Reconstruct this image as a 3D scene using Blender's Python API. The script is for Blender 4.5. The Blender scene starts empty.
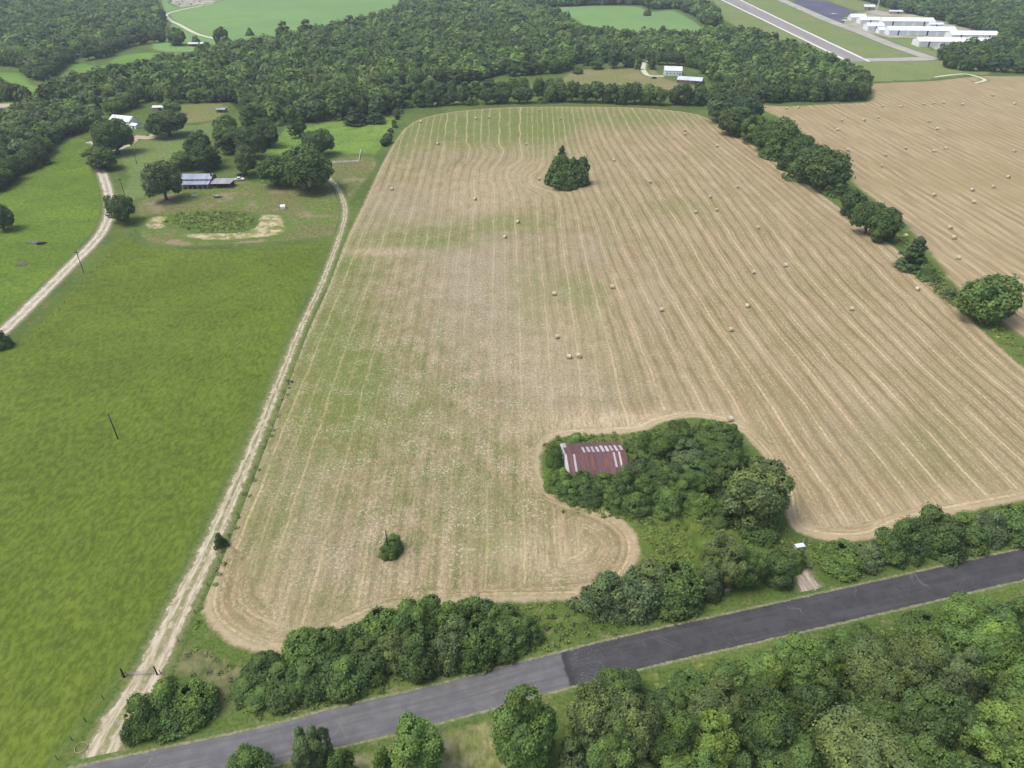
import bpy, math, random
import numpy as np
from mathutils import Vector

random.seed(7)
rng = np.random.default_rng(7)
S = bpy.context.scene
COL = S.collection
H, TH, F = 120.0, math.radians(33.7), 711.1
CT, ST = math.cos(TH), math.sin(TH)

# ------------------------------------------------------------------ where a thing of the photo stands on the ground
def G(px, py, z=0.0):
    dx, dy = (px - 512) / F, (384 - py) / F
    X, Y, Z = dx, CT + dy * ST, -ST + dy * CT
    t = (z - H) / Z
    return (X * t, Y * t)
def GP(pts): return np.array([G(*p) for p in pts], float)
def proj(x, y, z=0.0):
    zc = y * CT + (H - z) * ST
    yc = -(H - z) * CT + y * ST
    return 512 + F * x / zc, 384 - F * yc / zc
def scale(py): return (py + 90) / 144.0        # pixels per metre across

# ------------------------------------------------------------------ polygons and distances
def smooth(pts, n=6, closed=True):
    P = np.asarray(pts, float); N = len(P); out = []
    rngi = range(N) if closed else range(N - 1)
    for i in rngi:
        if closed: p0, p1, p2, p3 = P[i-1], P[i], P[(i+1) % N], P[(i+2) % N]
        else: p0, p1, p2, p3 = P[max(i-1, 0)], P[i], P[i+1], P[min(i+2, N-1)]
        for k in range(n):
            t = k / n
            out.append(0.5*((2*p1)+(-p0+p2)*t+(2*p0-5*p1+4*p2-p3)*t*t+(-p0+3*p1-3*p2+p3)*t**3))
    if not closed: out.append(P[-1])
    return np.array(out)
def dist_seg(pts, poly, closed=True, signed=False):
    """distance to a polyline, arc position, side"""
    A = poly; B = np.roll(poly, -1, 0)
    if not closed: A, B = A[:-1], B[:-1]
    D = B - A; L2 = (D**2).sum(1) + 1e-9; L = np.sqrt(L2); cum = np.concatenate([[0], np.cumsum(L)[:-1]])
    best = np.full(len(pts), 1e18); arc = np.zeros(len(pts)); side = np.zeros(len(pts))
    for a, d, l2, l, c in zip(A, D, L2, L, cum):
        v = pts - a; t = np.clip((v @ d) / l2, 0, 1)
        q = v - t[:, None] * d; dd = (q**2).sum(1); m = dd < best
        best[m] = dd[m]; arc[m] = (c + t * l)[m]; side[m] = np.sign(v[:, 0]*d[1] - v[:, 1]*d[0])[m]
    return np.sqrt(best), arc, side
def inside(pts, poly):
    x, y = pts[:, 0], pts[:, 1]; r = np.zeros(len(pts), bool); B = np.roll(poly, -1, 0)
    for (x0, y0), (x1, y1) in zip(poly, B):
        if y0 == y1: continue
        m = ((y0 > y) != (y1 > y)) & (x < (x1-x0)*(y-y0)/(y1-y0)+x0)
        r ^= m
    return r
def sdist(pts, poly):
    d = dist_seg(pts, poly)[0]; return np.where(inside(pts, poly), d, -d)

# ------------------------------------------------------------------ objects
def tag(o, label=None, cat=None, group=None, kind=None):
    if label: o['label'] = label
    if cat: o['category'] = cat
    if group: o['group'] = group
    if kind: o['kind'] = kind
    return o
def mesh_np(name, V, Fq, attrs=None, mat=None, smoothf=False):
    me = bpy.data.meshes.new(name)
    V = np.asarray(V, np.float32); Fq = np.asarray(Fq, np.int32); n, k = Fq.shape
    me.vertices.add(len(V)); me.vertices.foreach_set('co', V.ravel())
    me.loops.add(n*k); me.loops.foreach_set('vertex_index', Fq.ravel())
    me.polygons.add(n)
    me.polygons.foreach_set('loop_start', np.arange(0, n*k, k, dtype=np.int32))
    me.polygons.foreach_set('loop_total', np.full(n, k, np.int32))
    me.polygons.foreach_set('use_smooth', np.full(n, smoothf))
    me.update(calc_edges=True)
    for an, (ty, dom, arr) in (attrs or {}).items():
        a = me.attributes.new(an, ty, dom)
        a.data.foreach_set('value' if ty == 'FLOAT' else ('vector' if ty == 'FLOAT_VECTOR' else 'color'), np.asarray(arr, np.float32).ravel())
    if mat: me.materials.append(mat)
    return me
def link(name, me, parent=None, loc=(0,0,0), rz=0.0):
    o = bpy.data.objects.new(name, me); COL.objects.link(o)
    o.location = loc; o.rotation_euler = (0, 0, rz)
    if parent: o.parent = parent
    return o
def empty(name, loc, rz=0.0):
    o = bpy.data.objects.new(name, None); COL.objects.link(o)
    o.location = loc; o.rotation_euler = (0, 0, rz); o.empty_display_size = .5
    return o
def copy_tree(o, parent=None):
    c = o.copy(); COL.objects.link(c); c.parent = parent
    for ch in o.children: copy_tree(ch, c)
    return c

class MB:
    """collects boxes, bars and prisms for one mesh object"""
    def __init__(s): s.v, s.f = [], []
    def add(s, V, Fc):
        b = len(s.v); s.v += [tuple(map(float, v)) for v in V]; s.f += [tuple(b+i for i in f) for f in Fc]; return s
    def box(s, x0, x1, y0, y1, z0, z1):
        return s.add([(x0,y0,z0),(x1,y0,z0),(x1,y1,z0),(x0,y1,z0),(x0,y0,z1),(x1,y0,z1),(x1,y1,z1),(x0,y1,z1)],
              [(0,3,2,1),(4,5,6,7),(0,1,5,4),(1,2,6,5),(2,3,7,6),(3,0,4,7)])
    def slab(s, a, b, c, d, th):
        """four corners (ccw from above) thickened downward"""
        n = (Vector(b)-Vector(a)).cross(Vector(d)-Vector(a)).normalized()*th
        top = [Vector(p) for p in (a,b,c,d)]; bot = [p-n for p in top]
        return s.add(top+bot, [(0,1,2,3),(7,6,5,4),(0,4,5,1),(1,5,6,2),(2,6,7,3),(3,7,4,0)])
    def tube(s, pts, rad, n=8):
        pts = [Vector(p) for p in pts]; rad = rad if hasattr(rad, '__len__') else [rad]*len(pts); rings = []
        for i, p in enumerate(pts):
            d = (pts[min(i+1, len(pts)-1)]-pts[max(i-1, 0)]).normalized()
            u = d.cross(Vector((0,0,1)) if abs(d.z) < .9 else Vector((1,0,0))).normalized(); w = d.cross(u)
            rings.append([p+(u*math.cos(6.28318*k/n)+w*math.sin(6.28318*k/n))*rad[i] for k in range(n)])
        V = [q for r in rings for q in r]; Fc = []
        for i in range(len(pts)-1):
            for k in range(n): Fc.append((i*n+k, i*n+(k+1)%n, (i+1)*n+(k+1)%n, (i+1)*n+k))
        Fc.append(tuple(range(n))[::-1]); Fc.append(tuple((len(pts)-1)*n+k for k in range(n)))
        return s.add(V, Fc)
    def prism(s, prof, x0, x1):
        """profile in (y,z) swept along x"""
        n = len(prof); V = [(x0, y, z) for y, z in prof] + [(x1, y, z) for y, z in prof]
        Fc = [tuple(range(n))[::-1], tuple(range(n, 2*n))] + [(i, (i+1)%n, n+(i+1)%n, n+i) for i in range(n)]
        return s.add(V, Fc)
    def mesh(s, name, mat, smoothf=False):
        me = bpy.data.meshes.new(name); me.from_pydata(s.v, [], s.f); me.update()
        if smoothf: me.polygons.foreach_set('use_smooth', [True]*len(me.polygons))
        if mat: me.materials.append(mat)
        return me
    def build(s, name, mat, parent=None, **k): return link(name, s.mesh(name, mat), parent, **k)

# ------------------------------------------------------------------ node helpers
class NT:
    def __init__(s, name, rough=0.9, spec=0.15):
        s.m = bpy.data.materials.new(name); s.m.use_nodes = True
        s.t = s.m.node_tree; s.b = s.t.nodes['Principled BSDF']
        s.b.inputs['Roughness'].default_value = rough; s.b.inputs['Specular IOR Level'].default_value = spec
    def n(s, ty, **kw):
        nd = s.t.nodes.new(ty)
        for k, v in kw.items(): setattr(nd, k, v)
        return nd
    def put(s, sock, v):
        if isinstance(v, bpy.types.NodeSocket): s.t.links.new(v, sock)
        elif v is not None:
            if sock.type == 'RGBA' and not hasattr(v, '__len__'): v = (v, v, v, 1)
            elif sock.type == 'RGBA' and len(v) == 3: v = (*v, 1)
            sock.default_value = v
    def math(s, op, a, b=None, c=None, clamp=False):
        nd = s.n('ShaderNodeMath', operation=op, use_clamp=clamp)
        s.put(nd.inputs[0], a); s.put(nd.inputs[1], b)
        if c is not None: s.put(nd.inputs[2], c)
        return nd.outputs[0]
    def step(s, v, lo, hi, a=0.0, b=1.0):
        nd = s.n('ShaderNodeMapRange', interpolation_type='SMOOTHSTEP')
        for i, x in enumerate((v, lo, hi, a, b)): s.put(nd.inputs[i], x)
        return nd.outputs[0]
    def mix(s, f, a, b, bt='MIX'):
        nd = s.n('ShaderNodeMix', data_type='RGBA', blend_type=bt, clamp_factor=True)
        s.put(nd.inputs[0], f); s.put(nd.inputs[6], a); s.put(nd.inputs[7], b); return nd.outputs[2]
    def fmix(s, f, a, b):
        nd = s.n('ShaderNodeMix', data_type='FLOAT', clamp_factor=True)
        s.put(nd.inputs[0], f); s.put(nd.inputs[2], a); s.put(nd.inputs[3], b); return nd.outputs[0]
    def pos(s): return s.n('ShaderNodeNewGeometry').outputs['Position']
    def obco(s): return s.n('ShaderNodeTexCoord').outputs['Object']
    def attr(s, name, out='Fac'): return s.n('ShaderNodeAttribute', attribute_name=name).outputs[out]
    def comb(s, x, y, z=0.0):
        nd = s.n('ShaderNodeCombineXYZ')
        for i, q in enumerate((x, y, z)): s.put(nd.inputs[i], q)
        return nd.outputs[0]
    def sep(s, v): nd = s.n('ShaderNodeSeparateXYZ'); s.put(nd.inputs[0], v); return nd.outputs
    def vscale(s, v, sc):
        nd = s.n('ShaderNodeVectorMath', operation='MULTIPLY'); s.put(nd.inputs[0], v); s.put(nd.inputs[1], sc); return nd.outputs[0]
    def noise(s, v, sc, det=3, rough=.55, dist=0.0):
        nd = s.n('ShaderNodeTexNoise', noise_dimensions='3D'); s.put(nd.inputs['Vector'], v)
        nd.inputs['Scale'].default_value = sc; nd.inputs['Detail'].default_value = det
        nd.inputs['Roughness'].default_value = rough; nd.inputs['Distortion'].default_value = dist
        return nd.outputs['Fac']
    def vor(s, v, sc, out='Distance'):
        nd = s.n('ShaderNodeTexVoronoi'); s.put(nd.inputs['Vector'], v); nd.inputs['Scale'].default_value = sc; return nd.outputs[out]
    def col(s, c): s.put(s.b.inputs['Base Color'], c); return s.m
    def bump(s, h, dist, st=1.0):
        nd = s.n('ShaderNodeBump'); s.put(nd.inputs['Height'], h); nd.inputs['Distance'].default_value = dist
        nd.inputs['Strength'].default_value = st; s.t.links.new(nd.outputs[0], s.b.inputs['Normal'])
def hexl(r, g, b, k=1.0):
    f = lambda c: ((c/255+.055)/1.055)**2.4 if c/255 > .04045 else c/255/12.92
    return tuple(f(c)*k for c in (r, g, b))
K = 0.80     # picture value to base colour

def rough_grass(t):
    """the common colour of unmown verge grass; shared so that sheets fade into the ground"""
    p = t.pos()
    a = t.mix(t.step(t.noise(p, .035, 4), .35, .68), hexl(84,106,52,K), hexl(104,122,62,K))
    a = t.mix(t.step(t.noise(p, .35, 4, .65), .5, .72), a, hexl(126,126,84,K))
    a = t.mix(t.step(t.noise(p, 1.6, 4, .7), .42, .62), a, t.mix(.55, a, hexl(50,72,32,K)))
    a = t.mix(t.step(t.noise(p, .12, 3, .6), .6, .8, 0, .6), a, hexl(94,120,56,K))
    return a

# ------------------------------------------------------------------ ground
t = NT('rough_grass', .95, .05)
m_ground = t.col(rough_grass(t))
xs = np.array([-2500,-1500,-800,-400,-200,0,200,400,800,1500,2500.]); ys = np.array([-300,-50,0,100,250,500,900,1500,2500,3000.])
V = np.array([(x, y, 0) for y in ys for x in xs]); nx = len(xs)
Fq = [(j*nx+i, j*nx+i+1, (j+1)*nx+i+1, (j+1)*nx+i) for j in range(len(ys)-1) for i in range(nx-1)]
tag(link('ground', mesh_np('ground', V, Fq, mat=m_ground)), 'rough green and straw coloured verge grass', kind='structure')

ZL = [0.02]
def grid_sheet(poly, step, margin):
    x0, y0 = poly.min(0)-margin; x1, y1 = poly.max(0)+margin
    gx = np.arange(x0, x1+step, step); gy = np.arange(y0, y1+step, step)
    X, Y = np.meshgrid(gx, gy); P = np.stack([X.ravel(), Y.ravel()], 1)
    sd = sdist(P, poly)
    n = len(gx); I = np.arange(len(P)).reshape(len(gy), n)
    Q = np.stack([I[:-1,:-1], I[:-1,1:], I[1:,1:], I[1:,:-1]], -1).reshape(-1, 4)
    Q = Q[(sd[Q] > -margin).any(1)]
    used, inv = np.unique(Q, return_inverse=True)
    return P[used], inv.reshape(-1, 4), sd[used]
def sheet(name, poly_px, mat, z, step=3.0, margin=3.0, label=None, extra=None, sm=5, kind='structure'):
    poly = smooth(GP(poly_px), sm) if sm > 1 else GP(poly_px)
    P, Q, sd = grid_sheet(poly, step, margin)
    at = {'sd': ('FLOAT', 'POINT', sd)}
    if extra: at.update(extra(P))
    o = link(name, mesh_np(name, np.c_[P, np.full(len(P), z)], Q, at, mat))
    return tag(o, label, kind=kind)

def grass_mat(name, a, b, c, edge=2.0, streak=0.0, spots=.3, big=.02, dry=None):
    """pasture: three greens in large and small patches, fading into the rough verge at its edge"""
    t = NT(name, .95, .05); p = t.pos()
    base = t.mix(t.step(t.noise(p, big, 4, .6), .38, .62), a, b)
    base = t.mix(t.step(t.noise(p, big*5, 4, .65), .45, .7, 0, .8), base, c)
    fine = t.noise(t.vscale(p, (1.0, .45, 1)), .9, 5, .75)
    base = t.mix(t.step(fine, .40, .62, 0, .95), t.mix(1, base, (.70,.74,.66), 'MULTIPLY'), t.mix(1, base, (1.22,1.18,1.1), 'MULTIPLY'))
    base = t.mix(t.step(t.noise(p, .28, 3, .6), .56, .78, 0, spots), base, t.mix(1, base, (.62,.72,.72), 'MULTIPLY'))
    if dry: base = t.mix(t.step(t.noise(p, .06, 4, .7), .52, .66, 0, .9), base, dry)
    e = t.math('ADD', t.attr('sd'), t.math('MULTIPLY', t.math('SUBTRACT', t.noise(p, .25, 4, .7), .5), 5.0))
    return t.col(t.mix(t.step(e, -.6, edge), rough_grass(t), base))
# main pasture, left
m_past = grass_mat('pasture_grass', hexl(93,112,46,K), hexl(102,120,50,K), hexl(87,105,46,K), 7.0, spots=.6, big=.03)
sheet('pasture', [(-140,470),(-20,352),(15,335),(62,290),(100,248),(118,230),(142,236),(165,243),(215,246),(280,241),(322,236),(333,222),
      (330,260),(300,328),(262,420),(235,488),(205,548),(186,590),(160,640),(128,690),(96,730),(60,790),(30,860),(-200,860)], m_past, .012, 4, label='open olive green pasture left of the long dirt track')
m_past2 = grass_mat('meadow_grass', hexl(96,120,50,K), hexl(106,130,52,K), hexl(84,108,46,K), 2.0)
sheet('meadow', [(-120,330),(-10,330),(30,298),(70,258),(98,226),(102,205),(97,175),(88,160),(86,140),(70,140),(50,152),(42,168),(18,178),(5,192),(-40,210),(-150,240)], m_past2, .012, 4, label='green meadow left of the gravel lane')
sheet('meadow', [(118,150),(128,176),(122,196),(150,203),(180,170),(200,150),(225,128),(232,116),(205,106),(180,108),(170,128),(140,140)], grass_mat('homestead_grass', hexl(104,126,74,K), hexl(112,132,76,K), hexl(124,124,90,K), 2.0), .012, 4, label='green grass between the two homesteads')
m_far = grass_mat('far_pasture_grass', hexl(100,138,70,K), hexl(116,148,74,K), hexl(108,134,78,K), 4.0, big=.008)
sheet('meadow', [(-80,72),(0,72),(26,74),(32,84),(50,86),(56,76),(76,62),(100,66),(118,56),(150,52),(200,44),(205,54),(165,60),(140,66),(100,76),(60,84),(40,92),(36,104),(28,112),(-80,118)], m_far, .012, 5, label='pale green strip of grass between two woods')
m_top = grass_mat('far_field_grass', hexl(116,150,96,K), hexl(124,158,98,K), hexl(116,146,96,K), 5.0, big=.006)
sheet('meadow', [(150,48),(170,24),(163,12),(158,-12),(160,-30),(420,-30),(408,2),(385,15),(345,20),(300,36),(250,48),(200,52)], m_top, .014, 8, 6, label='large pale green field at the far left')
sheet('meadow', [(550,6),(600,6),(640,7),(650,12),(675,11),(706,30),(690,38),(640,36),(600,34),(575,20)], m_top, .014, 5, 5, label='pale green field enclosed by far woods')
sheet('meadow', [(292,124),(330,121),(372,118),(396,116),(388,140),(362,164),(330,166),(290,170),(262,160),(276,140)], grass_mat('paddock_grass', hexl(112,140,70,K), hexl(122,148,72,K), hexl(92,120,62,K), 2), .013, 3, label='bright green paddock behind the white rail fence')
m_air = grass_mat('airfield_grass', hexl(124,138,88,K), hexl(130,140,94,K), hexl(108,134,80,K), 4.0, big=.01)
sheet('airfield_grass', [(640,-30),(690,4),(720,18),(745,32),(800,55),(832,64),(858,86),(900,84),(950,82),(985,77),(1010,60),(1060,40),(1060,-60),(700,-60)], m_air, .013, 8, 6, label='mown airfield grass around the runway')
sheet('yard', [(136,205),(150,198),(185,190),(235,180),(300,188),(318,172),(330,160),(362,156),(378,162),(352,200),(342,228),(320,238),(240,244),(180,246),(140,236)],
      grass_mat('yard_ground', hexl(112,116,76,K), hexl(100,122,60,K), hexl(128,118,90,K), 2, dry=hexl(142,130,106,K), big=.04), .016, 2.5, label='worn patchy farmyard ground')
sheet('clearing', [(568,74),(600,68),(650,68),(664,78),(700,88),(694,94),(640,93),(560,93)], grass_mat('dry_clearing', hexl(142,134,104,K), hexl(124,130,84,K), hexl(132,128,92,K), 3, big=.03), .014, 3, label='dry tan clearing beside the white roofed house')
sheet('clearing', [(176,106),(226,104),(220,118),(180,124),(168,116)], grass_mat('brown_clearing', hexl(130,126,90,K), hexl(112,128,72,K), hexl(120,124,80,K), 3, big=.03), .0145, 3, label='brownish cleared ground in front of the wood')
# sandy pond bank with weeds
t = NT('pale_sand', .95, .05); p = t.pos()
c = t.mix(t.step(t.noise(p, .22, 5, .7), .4, .62), hexl(188,178,146,K), hexl(146,140,98,K))
c = t.mix(t.step(t.noise(p, .2, 5, .75), .47, .58), c, hexl(112,126,68,K))
e = t.math('ADD', t.attr('sd'), t.math('MULTIPLY', t.math('SUBTRACT', t.noise(p, .2, 5, .75), .5), 10.0))
m_sand = t.col(t.mix(t.step(e, -.5, 1.2), t.mix(.5, rough_grass(t), hexl(100,122,60,K)), c))
sheet('sand_bank', [(182,235),(205,233),(240,232),(254,227),(260,216),(279,215),(285,226),(278,235),(240,239),(205,240)], m_sand, .02, 1.5, 2, label='pale sandy bank on the right of the weedy hollow')
sheet('sand_bank', [(145,224),(152,217),(167,217),(170,223),(160,229),(148,228)], m_sand, .021, 1.5, 2, label='small pale sandy patch at the left end of the weedy hollow')
sheet('weedy_hollow', [(168,221),(180,214),(210,212),(240,213),(252,217),(252,226),(236,231),(205,232),(180,228)], grass_mat('hollow_weeds', hexl(104,128,64,K), hexl(118,138,70,K), hexl(90,114,58,K), 1.0, big=.1, spots=.8), .024, 1.5, 1.5, label='overgrown green hollow inside the sandy bank')

# dark ground under woods
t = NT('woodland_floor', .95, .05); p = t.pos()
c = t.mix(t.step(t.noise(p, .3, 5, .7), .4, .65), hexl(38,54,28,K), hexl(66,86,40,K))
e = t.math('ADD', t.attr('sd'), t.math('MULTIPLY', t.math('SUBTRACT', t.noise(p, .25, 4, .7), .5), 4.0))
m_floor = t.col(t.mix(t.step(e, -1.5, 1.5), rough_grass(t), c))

m_dry = grass_mat('dry_verge_grass', hexl(100,110,72,K), hexl(116,118,84,K), hexl(86,100,60,K), 2.0, big=.08, spots=.8, dry=hexl(126,124,94,K))
sheet('verge', [(168,652),(186,645),(204,632),(226,650),(262,662),(250,690),(232,712),(205,722),(196,700),(186,682),(166,668)], m_dry, .02, 1.5, label='dull greyish weedy ground between the corner bush and the hay field')
m_dry2 = grass_mat('straw_verge', hexl(138,138,98,K), hexl(112,124,68,K), hexl(156,150,118,K), 1.5, big=.06, spots=.8, dry=hexl(176,168,140,K))
sheet('verge', [(330,765),(360,752),(420,738),(480,722),(545,704),(560,712),(556,760),(540,820),(300,820)], m_dry2, .02, 1.5, label='dry straw coloured verge below the lower road')
sheet('verge', [(600,690),(680,668),(770,648),(880,622),(1000,596),(1060,584),(1060,594),(1000,606),(880,634),(770,662),(690,686),(610,712)], grass_mat('lower_verge_grass', hexl(120,134,72,K), hexl(104,126,58,K), hexl(148,144,98,K), 1.0, big=.05, spots=.6), .02, 1.5, label='grassy verge between the dark road and the lower wood')
sheet('verge', [(562,514),(606,510),(632,530),(642,556),(626,584),(648,576),(700,566),(720,540),(700,522),(640,514)], grass_mat('bright_weedy_grass', hexl(94,116,54,K), hexl(82,102,48,K), hexl(110,122,66,K), 1.5, big=.05, spots=.8), .02, 1.5, label='bright weedy grass below the barn grove')

# ------------------------------------------------------------------ hay fields
HAY = [(203,600),(207,622),(225,640),(250,652),(280,656),(312,648),(340,632),(380,616),(430,606),(500,603),(560,602),(598,598),(625,582),(640,555),(634,530),(610,511),
       (575,499),(548,487),(541,462),(548,443),(564,437),(600,435),(640,432),(662,423),(690,418),(728,425),(758,450),(780,488),(785,515),(797,532),(830,541),(872,540),(905,526),(960,513),
       (1024,501),(1120,480),(1230,455),(1230,430),(1120,440),(1024,368),(985,333),(938,288),(895,248),(840,208),(795,175),(745,140),(715,122),(690,113),(640,108),(590,107),
       (520,107),(470,110),(430,116),(405,128),(385,158),(362,206),(343,246),(318,306),(290,368),(268,428),(246,486),(222,540)]
GUIDES = [[(190,660),(212,600),(253,504),(300,386),(340,290),(366,225),(384,190),(398,150),(412,100)],
  [(345,700),(369,600),(383,514),(402,396),(423,290),(435,219),(440,180),(447,150),(452,100)],
  [(392,700),(403,600),(415,480),(428,400),(441,290),(451,219),(455,180),(460,166),(467,159),(469,146),(466,138),(468,100)],
  [(455,700),(462,600),(472,400),(480,260),(483,197),(482,170),(489,160),(493,150),(487,142),(489,100)],
  [(535,700),(532,600),(529,430),(525,330),(519,219),(517,193),(510,177),(510,170),(518,164),(526,158),(524,140),(524,100)],
  [(615,700),(605,590),(590,500),(583,420),(574,330),(563,250),(558,199),(548,191),(532,185),(530,175),(541,166),(543,140),(541,100)],
  [(750,560),(700,440),(680,395),(650,330),(620,265),(600,215),(588,190),(582,165),(572,140),(566,100)],
  [(900,600),(850,525),(800,450),(757,385),(690,285),(650,215),(625,175),(603,140),(590,100)],
  [(1100,598),(1000,493),(900,389),(800,285),(740,205),(700,160),(668,130),(645,100)],
  [(1200,510),(1100,430),(1024,368),(985,333),(895,248),(840,208),(795,175),(745,140),(700,100)]]
HEAD = [(214,560),(203,600),(207,622),(225,640),(250,652),(280,656),(312,648),(340,632),(380,616),(430,606),(500,603),(560,602),(598,598),(625,582),(640,555),(634,530),(610,511),
       (575,499),(548,487),(541,462),(548,443),(564,437),(600,435),(640,432),(662,423),(690,418),(728,425),(758,450),(780,488),(785,515),(797,532),(830,541),(872,540),(905,526),(960,513),(1024,501),(1120,480)]
def bumps(P, lst):
    out = np.zeros(len(P))
    px = np.array([proj(x, y) for x, y in P])
    for cx, cy, rx, ry, a in lst:
        out += a*np.exp(-((px[:,0]-cx)/rx)**2-((px[:,1]-cy)/ry)**2)
    return out
GREEN = [(430,238,60,14,1.0),(510,222,40,10,.8),(570,290,20,16,.8),(590,300,14,20,.7),(500,548,30,14,.9),(440,125,50,18,1.3),(520,120,60,16,1.2),(545,130,20,12,.8),(400,140,14,24,.8),
         (640,117,90,10,.9),(330,330,50,90,1.0),(360,400,40,60,.6),(300,430,50,70,.6),(270,520,30,60,.5),(530,300,20,30,.5),(480,500,50,60,.4),(410,420,60,60,.35),(560,170,16,20,.5),(345,262,26,12,.9),
         (505,135,70,22,.6),(930,440,60,30,.25),(670,210,60,14,.3),(330,600,30,20,.4),(380,640,80,14,.5),(900,480,90,20,.2)]
PINKY = [(410,210,50,22,.9),(470,290,60,50,.9),(500,330,60,60,.6),(590,250,22,14,.8),(550,380,60,30,.7),(390,390,30,14,.9),(300,470,30,30,.8),(330,560,60,60,.7),(600,400,80,30,.4),(650,300,20,50,.5),
         (470,250,60,20,.6),(450,480,60,60,.5),(860,440,60,40,.3)]
STRAW = [(540,555,60,22,1.0),(330,640,120,20,.7),(600,425,120,14,.9),(650,420,80,8,1),(820,525,80,14,.8),(520,180,60,25,.5),(480,200,40,18,.5),(560,340,50,60,.5),(960,500,60,16,.6),(380,252,40,5,1.0)]
def hay_attrs(P):
    gs = [smooth(GP(g), 4, False) for g in GUIDES]
    sv = []
    for g in GUIDES:
        gg = np.array(sorted(g, key=lambda q: q[1])); sv.append(G(np.interp(300, gg[:,1], gg[:,0]), 300)[0])
    D = []
    for g in gs:
        d, a, sd = dist_seg(P, g, False); D.append(d*sd)
    D = np.array(D)
    D = D if D[0].mean() > D[-1].mean() else -D
    s = np.full(len(P), np.nan)
    for i in range(len(gs)-1):
        m = (D[i] >= 0) & (D[i+1] < 0) & np.isnan(s)
        f = D[i]/(D[i]-D[i+1]+1e-6); s[m] = (sv[i]+(sv[i+1]-sv[i])*f)[m]
    m = np.isnan(s) & (D[0] < 0); s[m] = sv[0]+D[0][m]
    m = np.isnan(s); s[m] = sv[-1]+np.maximum(D[-1][m], 0)
    hd, al, _ = dist_seg(P, smooth(GP(HEAD), 4, False), False)
    c = np.stack([bumps(P, GREEN), bumps(P, PINKY), bumps(P, STRAW)], 1)
    return {'row': ('FLOAT','POINT',s), 'hd': ('FLOAT','POINT',hd), 'al': ('FLOAT','POINT',al), 'patch': ('FLOAT_VECTOR','POINT',c), 'tip': ('FLOAT','POINT',bumps(P, [(600,560,50,34,1.0),(235,610,45,40,.9)])), 'west': ('FLOAT','POINT',bumps(P, [(430,420,190,260,1.0)]))}
def hay_material(name, far=False):
    t = NT(name, .95, .05); p = t.pos(); xyz = t.sep(p)
    row, hd, al = t.attr('row'), t.attr('hd'), t.attr('al')
    gps = t.sep(t.attr('patch', 'Vector'))
    wob = t.math('MULTIPLY', t.math('SUBTRACT', t.noise(p, .05, 3), .5), 2.2)
    row = t.math('ADD', row, wob)
    tip = t.attr('tip'); hw = t.math('ADD', t.math('ADD', 4.0, t.math('MULTIPLY', tip, 12.0)), t.math('MULTIPLY', t.math('SUBTRACT', t.noise(p, .08, 2), .5), 7.0))
    ish = t.math('LESS_THAN', hd, hw)
    r = t.fmix(ish, row, t.math('ADD', hd, t.math('MULTIPLY', wob, .35))); a = t.fmix(ish, xyz[1], al)
    # windrows: pale raked lines about 4.6 m apart, with streaks along them
    ph = t.math('FRACT', t.math('DIVIDE', r, 4.8)); ph2 = t.math('ABSOLUTE', t.math('SUBTRACT', t.math('FRACT', t.math('DIVIDE', t.math('ADD', r, 2.4), 9.6)), .5))
    west = t.attr('west')
    tri = t.math('ABSOLUTE', t.math('SUBTRACT', ph, .5))
    st1 = t.noise(t.comb(t.math('MULTIPLY', r, 1.0), t.math('MULTIPLY', a, .035)), .9, 3, .65)
    st2 = t.noise(t.comb(r, t.math('MULTIPLY', a, .10), 3.0), 1.9, 4, .75)
    brk = t.noise(t.comb(t.math('MULTIPLY', r, .2), t.math('MULTIPLY', a, .06), 7.0), 1.0, 3, .6)
    fine = t.noise(p, 2.1, 5, .8); mid = t.noise(p, .5, 5, .75); big = t.noise(p, .03, 4, .6)
    line = t.math('MULTIPLY', t.math('MULTIPLY', t.step(tri, .12, .02), t.step(brk, .30, .56, .25, 1)), t.math('ADD', .6, t.math('MULTIPLY', t.step(ph2, .35, .1), .4)))
    line = t.math('MULTIPLY', line, t.math('SUBTRACT', 1.0, t.math('MULTIPLY', west, .72)))
    l2 = t.math('ABSOLUTE', t.math('SUBTRACT', t.math('FRACT', t.math('DIVIDE', r, 2.4)), .5))
    fl = t.noise(t.comb(t.math('MULTIPLY', r, 1.2), t.math('MULTIPLY', a, .45), 5.0), 1.6, 3, .7)
    line = t.math('MULTIPLY', line, t.step(fl, .36, .58, .25, 1.5))
    tan = t.mix(t.step(st1, .3, .7), hexl(132,117,88,K), hexl(168,151,120,K))
    tan = t.mix(t.math('MULTIPLY', t.step(big, .4, .62), t.math('ADD', .28, t.math('MULTIPLY', west, .5))), tan, hexl(128,122,84,K)); tan = t.mix(t.math('MULTIPLY', t.step(t.noise(t.vscale(p, (1,.35,1)), .09, 4, .6), .46, .64), .6), tan, hexl(168,152,124,K))
    olive = t.mix(t.step(st2, .35, .65), hexl(98,94,58,K), hexl(134,122,84,K))
    tan = t.mix(t.math('ADD', t.step(ph2, .22, .42, 0, .2), t.step(tri, .22, .48, 0, .34)), tan, olive)
    tan = t.mix(t.math('MULTIPLY', west, t.step(mid, .42, .62, 0, .75)), tan, t.mix(t.step(fine, .4, .6), hexl(86,92,54,K), hexl(136,130,90,K)))
    bl = t.noise(t.vscale(p, (1,.42,1)), .30, 5, .72)
    tan = t.mix(t.math('MULTIPLY', t.math('ADD', .15, west), t.step(bl, .48, .6, 0, .8), clamp=True), tan, t.mix(t.step(fine, .42, .6), hexl(84,98,46,K), hexl(116,126,72,K)))
    tan = t.mix(t.math('MULTIPLY', t.math('ADD', .15, west), t.step(bl, .47, .38, 0, .6), clamp=True), tan, t.mix(t.step(fine, .42, .6), hexl(146,130,108,K), hexl(188,174,150,K)))
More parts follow.
